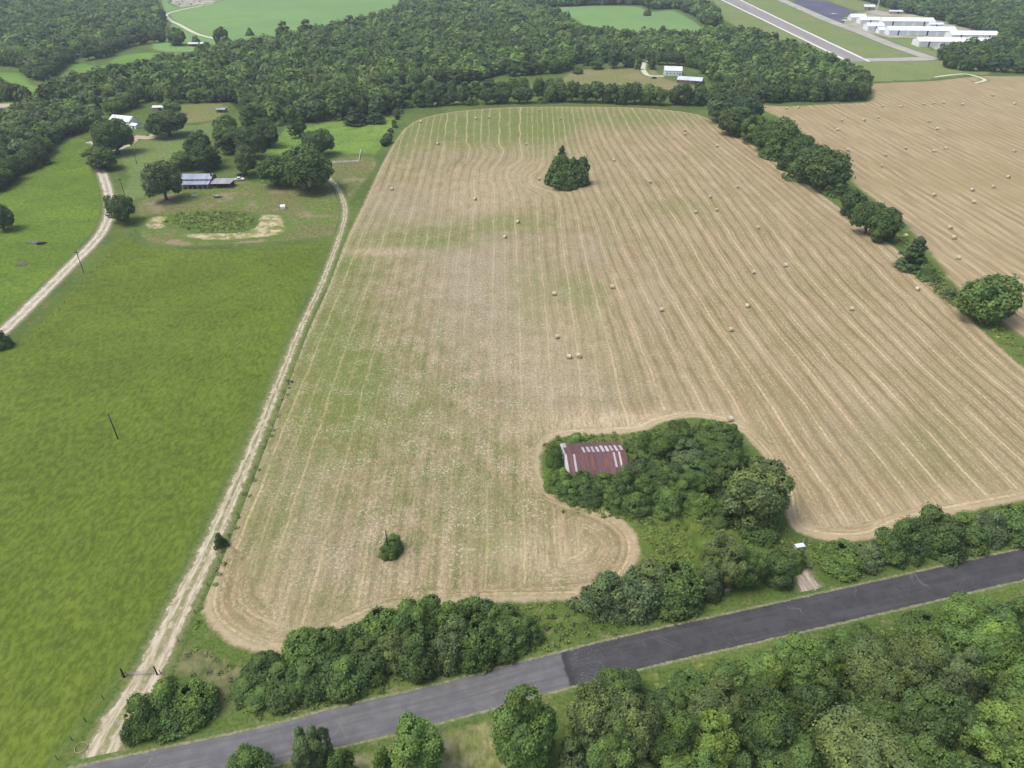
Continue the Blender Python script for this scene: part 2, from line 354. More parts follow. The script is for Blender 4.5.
    tan = t.mix(t.math('MULTIPLY', t.step(l2, .30, .08), t.step(fl, .42, .6, 0, .38)), tan, hexl(196,182,150,K)); tan = t.mix(t.step(l2, .36, .5, 0, .22), tan, hexl(98,88,60,K))
    pink = t.math('MULTIPLY', gps[1], t.step(mid, .3, .6))
    tan = t.mix(pink, tan, t.mix(t.step(fine, .4, .62), hexl(126,116,94,K), hexl(180,170,148,K)))
    gm = t.math('MULTIPLY', t.math('ADD', gps[0], t.math('MULTIPLY', t.math('SUBTRACT', big, .5), .5)), t.step(t.math('ADD', t.math('MULTIPLY', mid, .6), t.math('MULTIPLY', st2, .4)), .32, .62))
    tan = t.mix(t.math('MULTIPLY', gm, 1.25, clamp=True), tan, t.mix(t.step(fine, .4, .6), hexl(88,106,48,K), hexl(122,132,74,K)))
    tan = t.mix(t.math('MULTIPLY', gps[2], .75), tan, t.mix(t.step(st2, .35, .65), hexl(148,134,104,K), hexl(192,179,150,K)))
    tan = t.mix(t.math('MULTIPLY', line, .58, clamp=True), tan, hexl(208,190,150,K))
    # flecks of straw and darker stubble
    tan = t.mix(t.step(t.noise(t.comb(t.math('MULTIPLY', r, 2.2), t.math('MULTIPLY', a, .8), 11.0), 1.3, 5, .8), .56, .68, 0, .55), tan, hexl(208,196,168,K))
    tan = t.mix(t.step(t.noise(t.comb(t.math('MULTIPLY', r, 1.8), t.math('MULTIPLY', a, .8), 23.0), 1.5, 5, .8), .54, .68, 0, .55), tan, t.mix(1, tan, (.56,.57,.52), 'MULTIPLY'))
    pat = t.step(t.noise(p, .11, 4, .65), .40, .62); tan = t.mix(t.math('MULTIPLY', t.step(t.noise(p, 1.3, 3, .85), .53, .64), t.math('MULTIPLY', t.math('ADD', .25, t.math('MULTIPLY', west, .55)), pat)), tan, hexl(212,204,186,K))
    tan = t.mix(t.math('MULTIPLY', t.step(t.noise(t.vscale(p, (1.1,.9,1)), 1.05, 3, .85), .50, .61), t.math('ADD', .12, t.math('MULTIPLY', t.math('MULTIPLY', west, .45), t.math('SUBTRACT', 1.1, pat)))), tan, hexl(92,90,60,K))
    e = t.math('ADD', t.attr('sd'), t.math('MULTIPLY', t.math('SUBTRACT', t.noise(p, .3, 4, .7), .5), 2.4))
    # a pale swath along the very edge
    tan = t.mix(t.math('MULTIPLY', t.math('MULTIPLY', t.step(e, .2, .9), t.step(e, 2.6, 1.2)), .45), tan, hexl(178,166,138,K))
    return t.col(t.mix(t.step(e, -.5, .6), rough_grass(t), tan))
m_hay = hay_material('mown_hay')
sheet('hay_field', HAY, m_hay, .03, 2.0, 2.5, label='mown tan hay field with raked lines, in the middle and right', extra=hay_attrs, sm=4)
# far east field
t = NT('far_mown_hay', .95, .05); p = t.pos()
ROT = math.radians(-3)
q = t.n('ShaderNodeVectorRotate', rotation_type='Z_AXIS'); t.put(q.inputs['Vector'], p); q.inputs['Angle'].default_value = ROT
qs = t.sep(q.outputs[0]); r_, a_ = qs[0], qs[1]
r_ = t.math('ADD', r_, t.math('MULTIPLY', t.math('SUBTRACT', t.noise(p, .02, 3), .5), 5))
tri = t.math('ABSOLUTE', t.math('SUBTRACT', t.math('FRACT', t.math('DIVIDE', r_, 5.2)), .5))
st = t.noise(t.comb(r_, t.math('MULTIPLY', a_, .05)), .5, 4, .7)
c = t.mix(t.step(st, .35, .68), hexl(140,126,96,K), hexl(170,154,120,K))
c = t.mix(t.math('MULTIPLY', t.step(tri, .3, .02), t.step(t.noise(p, .05, 3), .35, .6, .1, .5)), c, hexl(190,176,146,K))
c = t.mix(t.step(t.noise(p, .012, 4, .6), .45, .65, 0, .5), c, hexl(150,136,98,K))
c = t.mix(t.step(t.noise(p, .06, 4, .7), .56, .72, 0, .4), c, hexl(146,128,108,K))
c = t.mix(t.step(t.noise(t.vscale(p, (1,.5,1)), 1.3, 5, .8), .56, .7, 0, .5), c, t.mix(1, c, (.68,.67,.62), 'MULTIPLY'))
e = t.math('ADD', t.attr('sd'), t.math('MULTIPLY', t.math('SUBTRACT', t.noise(p, .15, 4, .7), .5), 6))
m_hay2 = t.col(t.mix(t.step(e, -1, 3), rough_grass(t), c))
sheet('hay_field', [(745,100),(775,106),(830,104),(868,101),(872,92),(862,86),(880,83),(930,81),(980,76),(1024,76),(1300,72),(1500,200),(1250,420),(1100,400),(1024,340),(985,312),(955,286),
      (918,240),(892,212),(855,186),(842,160),(812,142),(782,120)], m_hay2, .028, 4, 4, label='far tan hay field beyond the hedgerow on the right')

# ------------------------------------------------------------------ roads, tracks, runway
def strip(name, path_px, half, mat, z, label=None, n=8, cross=9, over=1.6, ground=None, kind='structure', steps=None):
    P = smooth(GP(path_px) if ground is None else np.array(ground, float), n, False)
    # even spacing
    d = np.r_[0, np.cumsum(np.linalg.norm(np.diff(P, axis=0), axis=1))]; L = d[-1]; ds = steps or max(1.5, half/2)
    q = np.linspace(0, L, max(3, int(L/ds))); P = np.c_[np.interp(q, d, P[:,0]), np.interp(q, d, P[:,1])]
    T = np.gradient(P, axis=0); T /= np.linalg.norm(T, axis=1)[:,None]; N = np.c_[T[:,1], -T[:,0]]
    hf = np.interp(q/L, np.linspace(0, 1, len(half)), half) if hasattr(half, '__len__') else np.full(len(q), half)
    us = np.linspace(-1, 1, cross); VV = []; U = []; W = []; A = []
    for i in range(len(P)):
        for u in us:
            w = u*(hf[i]+over); zz = z if abs(w) < hf[i] else z*.5+.02
            VV.append((*(P[i]+N[i]*w), zz)); U.append(w); W.append(hf[i]); A.append(q[i])
    Q = [(i*cross+k, i*cross+k+1, (i+1)*cross+k+1, (i+1)*cross+k) for i in range(len(P)-1) for k in range(cross-1)]
    at = {'u': ('FLOAT','POINT',U), 'hw': ('FLOAT','POINT',W), 'along': ('FLOAT','POINT',A)}
    return tag(link(name, mesh_np(name, VV, Q, at, mat)), label, kind=kind), P

# main asphalt road
t = NT('asphalt', .85, .25); p = t.pos(); u = t.attr('u'); al = t.attr('along'); hw = t.attr('hw')
fine = t.noise(p, 3.0, 5, .8); mid = t.noise(p, .35, 4, .6)
seam = G(562, 655); seam2 = G(571, 684)
# newer dark surface right of a ragged seam across the road
ang = math.atan2(seam[0]-seam2[0], seam[1]-seam2[1])
x = t.sep(p)
side = t.math('ADD', t.math('SUBTRACT', x[0], seam2[0]), t.math('MULTIPLY', t.math('SUBTRACT', x[1], seam2[1]), -(seam[0]-seam2[0])/(seam[1]-seam2[1])))
side = t.math('ADD', side, t.math('MULTIPLY', t.math('SUBTRACT', t.noise(p, .6, 4, .7), .5), 2.2))
new = t.step(side, -.3, .1)
old_c = t.mix(t.step(mid, .3, .7), hexl(98,99,102,K), hexl(114,115,117,K))
old_c = t.mix(t.step(t.noise(t.comb(t.math('MULTIPLY', u, 1.2), t.math('MULTIPLY', al, .04)), 1.0, 3), .4, .65, 0, .6), old_c, hexl(88,89,93,K))
new_c = t.mix(t.step(mid, .3, .7), hexl(60,61,64,K), hexl(73,74,77,K))
new_c = t.mix(t.step(t.noise(t.comb(t.math('MULTIPLY', u, 1.2), t.math('MULTIPLY', al, .05), 4.0), 1.0, 3), .45, .68, 0, .5), new_c, hexl(82,83,87,K))
# patch of scraped pale marks just right of the seam
scr = t.math('MULTIPLY', t.math('MULTIPLY', t.step(side, .8, 1.5), t.step(side, 11., 6.)), t.step(t.noise(t.comb(t.math('MULTIPLY', u, 3.0), t.math('MULTIPLY', al, .7), 2.), 1.6, 4, .7), .58, .66))
c = t.mix(new, old_c, new_c)
c = t.mix(t.math('MULTIPLY', scr, .55), c, hexl(150,148,150,K))
jn = t.math('MULTIPLY', t.step(t.math('ABSOLUTE', t.math('ADD', side, -.3)), 1.0, .2), .75)
c = t.mix(jn, c, hexl(52,52,56,K))
c = t.mix(t.step(fine, .5, .75, 0, .25), c, hexl(124,124,124,K))
# sealed and open cracks
w = t.n('ShaderNodeTexVoronoi', feature='DISTANCE_TO_EDGE'); 
wv = t.n('ShaderNodeVectorMath', operation='ADD'); t.put(wv.inputs[0], t.vscale(p, (1,1,1)))
wn = t.n('ShaderNodeTexNoise'); t.put(wn.inputs['Vector'], p); wn.inputs['Scale'].default_value = .3
t.put(wv.inputs[1], t.vscale(wn.outputs['Color'], (4,4,0))); t.put(w.inputs['Vector'], wv.outputs[0]); w.inputs['Scale'].default_value = .07
crk = t.math('MULTIPLY', t.step(w.outputs['Distance'], .009, .003), t.step(t.noise(p, .09, 2), .5, .6))
c = t.mix(t.math('MULTIPLY', crk, .22), c, hexl(150,150,148,K))
au = t.math('ABSOLUTE', u)
en = t.math('MULTIPLY', t.math('SUBTRACT', t.noise(p, .9, 4, .7), .5), .9)
e = t.math('SUBTRACT', t.math('SUBTRACT', hw, au), en)
# narrow gravel shoulder then grass
sh = t.mix(t.step(t.noise(p, 1.2, 4, .7), .4, .6), hexl(168,160,140,K), hexl(118,122,84,K))
c = t.mix(t.step(e, .0, .18), t.mix(t.step(e, -.6, -.2, 0, .6), rough_grass(t), sh), c)
m_road = t.col(c)
ROAD_C = [(60,792),(150,772),(256,749),(338,727),(440,703),(540,676),(640,650.5),(768,622),(900,592),(1024,564),(1180,533),(1400,500)]
strip('road', ROAD_C, 3.75, m_road, .07, 'grey asphalt country road, darker on the right of a seam', cross=13, over=1.3, steps=1.5)

def track_mat(name, pale, dust, grassmid, ragged=1.4, ruts=True):
    t = NT(name, .95, .05); p = t.pos(); u = t.attr('u'); hw = t.attr('hw'); al = t.attr('along')
    au = t.math('ABSOLUTE', t.math('ADD', u, t.math('MULTIPLY', t.math('SUBTRACT', t.noise(p, .15, 3), .5), .7)))
    n1 = t.noise(t.comb(t.math('MULTIPLY', u, 1.4), t.math('MULTIPLY', al, .16)), 1.3, 5, .7)
    c = t.mix(t.step(n1, .35, .62), dust, pale)
    c = t.mix(t.step(t.noise(p, 1.6, 5, .75), .55, .7, 0, .5), c, t.mix(1, c, (.62,.6,.55), 'MULTIPLY'))
    g = t.mix(.5, rough_grass(t), dust)
    if ruts:
        inmid = t.math('MULTIPLY', t.step(t.math('DIVIDE', au, hw), .34, .16), t.step(t.noise(p, .35, 4, .7), .38, .55, .2, grassmid))
        c = t.mix(inmid, c, g)
    e = t.math('ADD', t.math('SUBTRACT', hw, au), t.math('MULTIPLY', t.math('SUBTRACT', t.noise(p, .6, 4, .7), .5), ragged*2))
    return t.col(t.mix(t.step(e, -.2, .5), t.mix(t.step(e, -1.6, -.2, 0, .4), rough_grass(t), dust), c))
m_track = track_mat('pale_dirt', hexl(196,186,168,K), hexl(146,140,108,K), .9, 1.8)
TRACK = [(84,800),(98,760),(118,722),(140,690),(158,655),(180,608),(204,560),(228,505),(252,450),(276,390),(300,330),(320,288),(334,252),(343,225),(345,208),(340,192),(331,180),(322,172),(312,168)]
strip('dirt_track', TRACK, [3.0,2.3,1.45,1.2,1.1,1.05,1.05,1.05,1.1], m_track, .045, 'long pale dirt track along the left edge of the hay field', over=2.0, steps=2)
m_gravel = track_mat('pale_gravel', hexl(206,198,184,K), hexl(164,156,136,K), .75, 1.0)
strip('gravel_lane', [(-60,386),(-20,350),(8,327),(40,296),(70,266),(96,240),(107,222),(110,208),(108,192),(103,176),(99,165),(100,152),(97,144),(88,142)], 2.2, m_gravel, .045, 'pale gravel lane with a grassy middle on the left', steps=2, over=2)
strip('gravel_lane', [(97,146),(112,150),(128,144),(136,137),(150,138),(158,132)], 3.2, track_mat('house_gravel', hexl(196,184,166,K), hexl(150,146,114,K), .3, 2.5), .05, 'pale gravel drive curving past the white gabled house', steps=2, over=2)
m_pale = track_mat('far_gravel', hexl(208,208,188,K), hexl(184,186,158,K), .0, .8, False)
strip('farm_lane', [(230,-6),(215,2),(200,6),(185,9),(167,14),(170,20),(180,25),(195,33),(208,37),(222,40)], 2.6, m_pale, .05, 'thin pale lane bending through the far green field', steps=4, over=2)
strip('farm_lane', [(652,60),(645,62),(643,68),(646,74),(652,76),(664,76)], 2.2, m_pale, .05, 'pale drive leading to the white roofed house', steps=3, over=2)
strip('driveway', [(797,566),(801,572),(806,580),(812,591),(817,600)], [1.5,1.7,2.0,2.6,3.4], track_mat('drive_gravel', hexl(186,176,164,K), hexl(140,128,108,K), .5, 1.2), .05, 'short gravel driveway joining the asphalt road', steps=1, over=1.5)
strip('farm_lane', [(935,77),(950,75),(965,74),(975,76),(985,80),(975,83)], 1.6, m_pale, .05, 'thin pale path leaving the airfield', steps=3, over=2)
t = NT('faded_road_mark', .9, .1); m_mark = t.col(t.mix(t.step(t.noise(t.pos(), 1.5, 4, .7), .4, .6), hexl(84,85,88,K), hexl(138,137,136,K)))
for pth, hw_, lb in (([(642,634),(664,643),(690,652)], .09, 'thin pale scratch line running across the dark asphalt'), ([(655,636),(672,642),(684,648)], .07, 'shorter pale scratch line on the dark asphalt'), ([(732,632),(737,641)], .08, 'tiny pale mark on the dark asphalt'), ([(893,586),(900,592)], .10, 'pale broken mark near the right end of the road'), ([(962,577),(968,584)], .12, 'pale mark at the far right end of the road')):
    strip('road_mark', pth, hw_, m_mark, .074, lb, cross=3, over=0, steps=.5)
for k, (ax, ay) in enumerate([(573,657),(580,664),(576,671),(586,659),(590,670),(596,664),(582,676),(601,657),(612,650),(622,659)]):
    strip('road_mark', [(ax,ay),(ax+random.uniform(3,6),ay-random.uniform(0,1.2))], .10, m_mark, .074, 'short pale scuffs on the dark asphalt beside the seam', cross=3, over=0, steps=.5)
# runway and taxiways
t = NT('runway_concrete', .9, .15); p = t.pos(); u = t.attr('u'); hw = t.attr('hw'); au = t.math('ABSOLUTE', u)
c = t.mix(t.step(t.noise(t.comb(t.math('MULTIPLY', u, .8), t.math('MULTIPLY', t.attr('along'), .02)), .5, 4), .35, .65), hexl(136,134,132,K), hexl(154,151,148,K))
c = t.mix(t.step(t.math('SUBTRACT', hw, au), 3.6, 2.6), c, hexl(222,220,216,K))
m_run = t.col(t.mix(t.step(t.math('SUBTRACT', hw, au), -.1, .1), rough_grass(t), c))
r0 = np.array(G(859, 61.5)); r1 = np.array(G(727, -2)); rd = (r1-r0)/np.linalg.norm(r1-r0)
strip('runway', None, [11.5,13.5,17,19], m_run, .05, 'pale grey concrete runway at the upper right', ground=[r0, r0+rd*150, r1, r1+rd*300], steps=20, over=1, cross=17)
t = NT('taxiway_asphalt', .9, .15); p = t.pos(); hw = t.attr('hw'); au = t.math('ABSOLUTE', t.attr('u'))
c = t.mix(t.step(t.noise(p, .04, 4), .35, .65), hexl(158,156,148,K), hexl(176,174,164,K))
m_taxi = t.col(t.mix(t.step(t.math('SUBTRACT', hw, au), -.3, .3), rough_grass(t), c))
strip('taxiway', [(768,-6),(800,8),(830,21),(860,32),(895,46),(930,58)], 7.5, m_taxi, .06, 'grey taxiway running beside the hangars', steps=8, over=1.5)
strip('taxiway', [(868,60),(890,59.5),(915,59),(935,58)], 9, m_taxi, .066, 'short grey taxiway joining the runway end', steps=8, over=1.5)
t = NT('apron_asphalt', .9, .15); p = t.pos()
c = t.mix(t.step(t.noise(p, .03, 4), .35, .65), hexl(84,84,104,K), hexl(98,98,116,K))
m_apron = t.col(t.mix(t.step(t.attr('sd'), -.3, .5), rough_grass(t), c))
sheet('airport_apron', [(786,2),(800,0),(826,1),(845,8),(862,14),(856,20),(846,24),(836,21),(822,18),(805,10)], m_apron, .05, 4, 1.5, 'dark blue grey asphalt apron beside the hangars', sm=1)
t = NT('pale_hardstand', .9, .15); p = t.pos()
c = t.mix(t.step(t.noise(p, .04, 4), .4, .6), hexl(168,166,154,K), hexl(140,144,110,K))
m_hard = t.col(t.mix(t.step(t.attr('sd'), -.3, .5), rough_grass(t), c))
sheet('hangar_hardstand', [(843,24),(850,14),(876,10),(905,13),(960,24),(1000,38),(1012,50),(985,56),(935,50),(920,38),(890,38),(865,32)], m_hard, .055, 4, 1.5, 'pale hardstand between the hangar rows', sm=1)
sheet('parking_lot', [(170,3),(174,-3),(205,-4),(222,0),(203,5),(180,7)], m_hard, .055, 4, 1.5, 'pale parking ground at the far left edge', sm=1)
# ------------------------------------------------------------------ foliage
def leaf_mesh(name, kind, leaf, n, seed, mat, calm=0.0):
    """a crown of many small leaf faces gathered in clumps; local units are metres, base at z=0"""
    r = np.random.default_rng(seed)
    P = {'oak':   dict(W=10, H=8.5, z0=.12, nc=60, rc=(.09,.17), low=-.75),
         'round': dict(W=8, H=9, z0=.03, nc=58, rc=(.10,.18), low=-.95),
         'tall':  dict(W=6.5, H=11, z0=.04, nc=60, rc=(.11,.19), low=-.95),
         'loose': dict(W=9, H=9, z0=.05, nc=50, rc=(.08,.15), low=-.9),
         'cedar': dict(W=5, H=9, z0=.03, nc=46, rc=(.12,.2), low=-1),
         'bush':  dict(W=6, H=4, z0=.0, nc=46, rc=(.10,.18), low=-.1)}[kind]
    if calm: P = dict(P, nc=int(P['nc']*.42), rc=(P['rc'][0]*1.5, P['rc'][1]*1.35))
    W, Hh, z0 = P['W'], P['H'], P['z0']*P['H']
    R = W/2; C = []; 
    warp = r.normal(0, .18, 6)
    for i in range(P['nc']):
        rc = r.uniform(*P['rc'])*W
        for _ in range(60):
            d = r.normal(size=3); d /= np.linalg.norm(d)
            if d[2] < P['low']: continue
            az = math.atan2(d[1], d[0]); k = 1+warp[0]*math.sin(az)+warp[1]*math.cos(az)+warp[2]*math.sin(2*az)+warp[3]*math.cos(3*az)
            f = r.uniform(.80, 1.02)*k
            if kind == 'cedar':
                zz = r.uniform(0, 1)**1.2; rad = R*(1-zz)**.8*.75*k; c = np.array([d[0]*rad, d[1]*rad, z0+zz*(Hh-z0)*.94]); rc2 = rc*(1.05-.6*zz)
            elif kind == 'bush':
                c = np.array([d[0]*(R-rc)*f, d[1]*(R-rc)*f, max(.2, abs(d[2])*(Hh-rc)*f)]); rc2 = rc
            else:
                hz = (Hh-z0)/2; bx = 1+.30*d[2]*d[2]; c = np.array([d[0]*(R-rc)*f*bx, d[1]*(R-rc)*f*bx, z0+hz+d[2]*(hz-rc*.8)*f*(.93 if kind == 'tall' else 1)]); rc2 = rc
            if all(np.linalg.norm(c-q[0]) > .62*min(rc2, q[1]) for q in C): break
        C.append((c, rc2, r.uniform(.74, 1.34), r.uniform(-1, 1)))
    mid = np.array([0, 0, z0+(Hh-z0)*.45]) if kind != 'bush' else np.array([0, 0, .6])
    area = np.array([q[1]**2 for q in C])*r.uniform(.45, 1.25, len(C)); area /= area.sum(); anis = r.uniform(.78, 1.25, (len(C), 3))
    pos, nor, ton, hue = [], [], [], []
    idx = r.choice(len(C), int(n*2.2), p=area)
    cc = np.array([C[i][0] for i in idx]); rr = np.array([C[i][1] for i in idx])
    d = r.normal(size=(len(idx), 3)); d /= np.linalg.norm(d, axis=1)[:, None]
    out = cc-mid; out /= np.linalg.norm(out, axis=1)[:, None]+1e-6
    keep = (d*out).sum(1) > -.35
    sh = r.uniform(.80, 1.06, len(idx)); lo_ = r.random(len(idx)) < .14; sh[lo_] *= r.uniform(1.08, 1.42, lo_.sum())
    p = cc+d*(rr*sh)[:, None]*np.array([1, 1, .85])*anis[idx]
    for q, rq, _, _ in C:
        dd = np.linalg.norm(p-q, axis=1)
        keep &= ~((dd < rq*.74))
    keep &= p[:, 2] > .05
    p, d, idx = p[keep][:n], d[keep][:n], idx[keep][:n]
    ton = np.array([C[i][2] for i in idx])*(1+(1-calm)*r.uniform(-.18, .2, len(idx))); hue = np.array([C[i][3] for i in idx])
    # darker interior seen through the gaps: leaves deep in the crown
    ni = int(n*.10); di = r.normal(size=(ni, 3)); di /= np.linalg.norm(di, axis=1)[:, None]
    ext = np.array([R*.62, R*.62, (Hh-z0)*.36 if kind != 'bush' else Hh*.55])
    pi = mid+di*ext*r.uniform(.5, 1, (ni, 1))
    if kind == 'cedar': pi[:, :2] *= np.clip(1.15-pi[:, 2:3]/Hh, .1, 1)
    pi[:, 2] = np.maximum(pi[:, 2], .1)
    p = np.r_[p, pi]; d = np.r_[d, di]; ton = np.r_[ton, r.uniform(.8, 1.1, ni)]; hue = np.r_[hue, np.zeros(ni)]
    size = leaf*r.uniform(.5, 1.6, len(p)); size[-ni:] *= 2.4
    N = d+r.normal(0, .38-.2*calm, d.shape)+np.array([0, 0, .35]); N /= np.linalg.norm(N, axis=1)[:, None]
    a = r.normal(size=N.shape); U = np.cross(N, a); U /= np.linalg.norm(U, axis=1)[:, None]; Vv = np.cross(N, U)
    q = np.array([(-1, 0, 0), (0, -.62, .12), (1, 0, 0), (0, .62, .12)])
    ex = np.percentile(np.abs(p[:, :2]), 98.5)*2.0; W = float(ex); Hh = float(np.percentile(p[:, 2], 99.3))
    V = (p[:, None, :]+size[:, None, None]*.5*(q[None, :, 0:1]*U[:, None, :]+q[None, :, 1:2]*Vv[:, None, :]*1.25+q[None, :, 2:3]*N[:, None, :]))
    return V.reshape(-1, 3), ton, hue, W, Hh
def foliage_mat(name, stuff=False):
    t = NT(name, .75, .25)
    tone, hue = t.attr('tone'), t.attr('hue')
    if stuff: base = t.attr('tint', 'Vector')
    else:
        oi = t.n('ShaderNodeObjectInfo'); base = oi.outputs['Color']
    base = t.mix(t.step(hue, .1, 1, 0, .55), base, t.mix(1, base, (1.22, 1.14, .82), 'MULTIPLY'))
    base = t.mix(t.step(hue, -.2, -1, 0, .5), base, t.mix(1, base, (.68, .8, 1.0), 'MULTIPLY'))
    nd = t.n('ShaderNodeVectorMath', operation='SCALE'); t.put(nd.inputs[0], base); t.put(nd.inputs['Scale'], tone)
    c = nd.outputs[0]; t.col(c)
    tr = t.n('ShaderNodeBsdfTranslucent'); t.put(tr.inputs['Color'], t.mix(1, c, (1.1, 1.25, .6), 'MULTIPLY'))
    mx = t.n('ShaderNodeMixShader'); mx.inputs[0].default_value = .30
    t.t.links.new(t.b.outputs[0], mx.inputs[1]); t.t.links.new(tr.outputs[0], mx.inputs[2])
    t.t.links.new(mx.outputs[0], t.t.nodes['Material Output'].inputs['Surface']); return t.m
m_leaf = foliage_mat('leaves'); m_leaf_stuff = foliage_mat('wood_leaves', True)
t = NT('bark', .95, .1); m_bark = t.col(t.mix(t.noise(t.obco(), 3, 4), hexl(84,74,62,K), hexl(128,118,102,K)))
t = NT('grey_twigs', .95, .1); m_twig = t.col(t.mix(t.noise(t.obco(), 2, 4), hexl(120,116,108,K), hexl(160,156,148,K)))

LOD = {'near': (.27, 21000), 'mid': (.50, 5600), 'far': (1.0, 1100)}
RAW = {}
def crown_mesh(kind, lod, var):
    key = (kind, lod, var)
    if key not in RAW:
        leaf, n = LOD[lod]
        if kind == 'bush': n = int(n*.62); leaf *= .85
        V, ton, hue, W, Hh = leaf_mesh(kind, kind, leaf, n, hash(key[0]) % 1 + sum(map(ord, kind))*7+var*131+len(lod), m_leaf, .9 if lod == 'far' else 0)
        Fq = np.arange(len(V)).reshape(-1, 4)
        RAW[key] = (mesh_np(kind+'_crown', V, Fq, {'tone': ('FLOAT','FACE',ton), 'hue': ('FLOAT','FACE',hue)}, m_leaf), W, Hh)
    return RAW[key]
TR = {}
def trunk_mesh(kind, var):
    key = (kind, var)
    if key not in TR:
        r = random.Random(var*17+len(kind)); _, W, Hh = crown_mesh(kind, 'far', 0); b = MB()
        lean = (r.uniform(-.4, .4), r.uniform(-.4, .4)); rt = .035*W
        top = Hh*(.62 if kind != 'cedar' else .85)
        b.tube([(0,0,-.2), (lean[0]*.2, lean[1]*.2, top*.3), (lean[0]*.6, lean[1]*.6, top*.65), (lean[0], lean[1], top)], [rt*1.4, rt, rt*.7, rt*.25], 7)
        for k in range(5):
            a = k*1.3+r.uniform(0, .6); z = top*r.uniform(.3, .6); L = W*r.uniform(.25, .36)
            b.tube([(lean[0]*.3, lean[1]*.3, z), (math.cos(a)*L*.5, math.sin(a)*L*.5, z+L*.5), (math.cos(a)*L, math.sin(a)*L, z+L*.8)], [rt*.5, rt*.32, rt*.1], 5)
        TR[key] = b.mesh(kind+'_trunk', m_bark, True)
    return TR[key]
SP = {'oak': 'oak_tree', 'round': 'broadleaf_tree', 'tall': 'tall_tree', 'loose': 'broadleaf_tree', 'cedar': 'cedar_tree', 'bush': 'shrub'}
NTREE = [0]
def plant(kind, x, y, W, h, tint, label, group=None, lod=None, cat=None, name=None):
    NTREE[0] += 1
    d = math.hypot(x, y)
    lod = lod or ('near' if d < 260 else 'mid' if d < 520 else 'far')
    var = random.randrange(5 if lod == 'near' else 4); me, W0, H0 = crown_mesh(kind, lod, var)
    sx = W/W0; sz = h/H0; rz = random.uniform(0, 6.28)
    j = random.uniform(.9, 1.1)*(1.16 if d < 330 else 1.0); tint = tuple(c*j for c in tint)
    nm = name or SP[kind]
    if kind == 'bush':
        o = link(nm, me, None, (x, y, 0), rz); o.scale = (sx, sx, sz); o.color = (*tint, 1)
        tag(o, label, cat or 'shrub', group); return o
    root = empty(nm, (x, y, 0), rz); root.scale = (sx*random.uniform(.94,1.06), sx*random.uniform(.94,1.06), sz)
    c = link('crown', me, root); c.color = (*tint, 1)
    link('trunk', trunk_mesh(kind, var), root)
    tag(root, label, cat or 'tree', group); return root
def from_box(x0, y0, x1, y1, clear=.12, dome=1.0):
    """ground position, width and height of a tree whose outline fills this box of the photo"""
    W = (x1-x0)/scale(y1); h = 6.0; yb = y1
    for _ in range(8):
        f = 8.1e-6*(yb+90)**2
        yb = y1-.36*W*f+clear*h*scale(yb)*.83
        W = (x1-x0)/scale(yb-h*.5*scale(yb)*.83*.25)
        X, Y = G((x0+x1)/2, yb)
        lo, hi = .3, 40.
        for _ in range(24):
            m = (lo+hi)/2
            if proj(X, Y+.14*W, m*.96)[1] > y0: lo = m
            else: hi = m
        h = lo
    h = min(max(h, .38*W), 2.4*W)
    X = X*1.0+(((x0+x1)/2)-proj(X, Y, h*.5)[0])/scale(yb)
    return X, Y, W, h
DARK = (.076,.122,.038); MIDG = (.096,.156,.044); LITE = (.118,.188,.048); OLIV = (.122,.166,.058); GREY = (.100,.142,.060); YEL = (.132,.196,.046); BLUE = (.062,.102,.040)
def T(kind, box, tint, label, group=None, **k):
    x, y, W, h = from_box(*box, clear=.06 if kind == 'oak' else 0)
    return plant(kind, x, y, W, h, tint, label, group, **k)
ORD = ['first','second','third','fourth','fifth','sixth','seventh','eighth','ninth','tenth','eleventh','twelfth','thirteenth','fourteenth','fifteenth','sixteenth','seventeenth','eighteenth','nineteenth','twentieth']
TENS = {20:'twenty',30:'thirty',40:'forty',50:'fifty',60:'sixty'}
def nth(i):
    if i < 20: return ORD[i]
    i += 1
    if i % 10 == 0: return TENS[i][:-1]+'ieth'
    return TENS[i//10*10]+'-'+ORD[i % 10-1]
TONE = {id(DARK):'dark', id(MIDG):'green', id(LITE):'light', id(OLIV):'olive', id(GREY):'greyish', id(YEL):'yellowish', id(BLUE):'blackish'}
SHAPE = {'oak':'spreading tree','round':'rounded tree','tall':'tall tree','loose':'open crowned tree','cedar':'pointed cedar','bush':'bushy shrub'}
def auto(kind, tint, where): return f"{TONE[id(tint)]} {SHAPE[kind]}, {where}"
def series(items, where, group, fat=1.0, allbush=False):
    """boxes named by their place along a row, counted from the left"""
    if allbush:
        out = []
        for kind, b, tn in items:
            w_ = b[2]-b[0]; h_ = b[3]-b[1]
            if h_ < w_*1.15: out.append((kind, b, tn)); continue
            n_ = 2; hh = h_/n_*1.28
            for q in range(n_):
                dx = (q-.5)*w_*.5; y0_ = b[1]+(h_-hh)*q/(n_-1); out.append((kind, (b[0]+dx, y0_, b[2]+dx, y0_+hh), tn if q else random.choice([tn, MIDG, LITE])))
        items = out
    items = sorted(items, key=lambda it: (it[1][0]+it[1][2]))
    for i, (kind, box, tint) in enumerate(items):
        if allbush: kind = 'bush'
        e_ = (box[2]-box[0])*(fat-1)/2; box = (box[0]-e_, box[1], box[2]+e_, box[3])
        T(kind, box, tint, auto(kind, tint, f"{nth(i)} from the left {where}"), group)

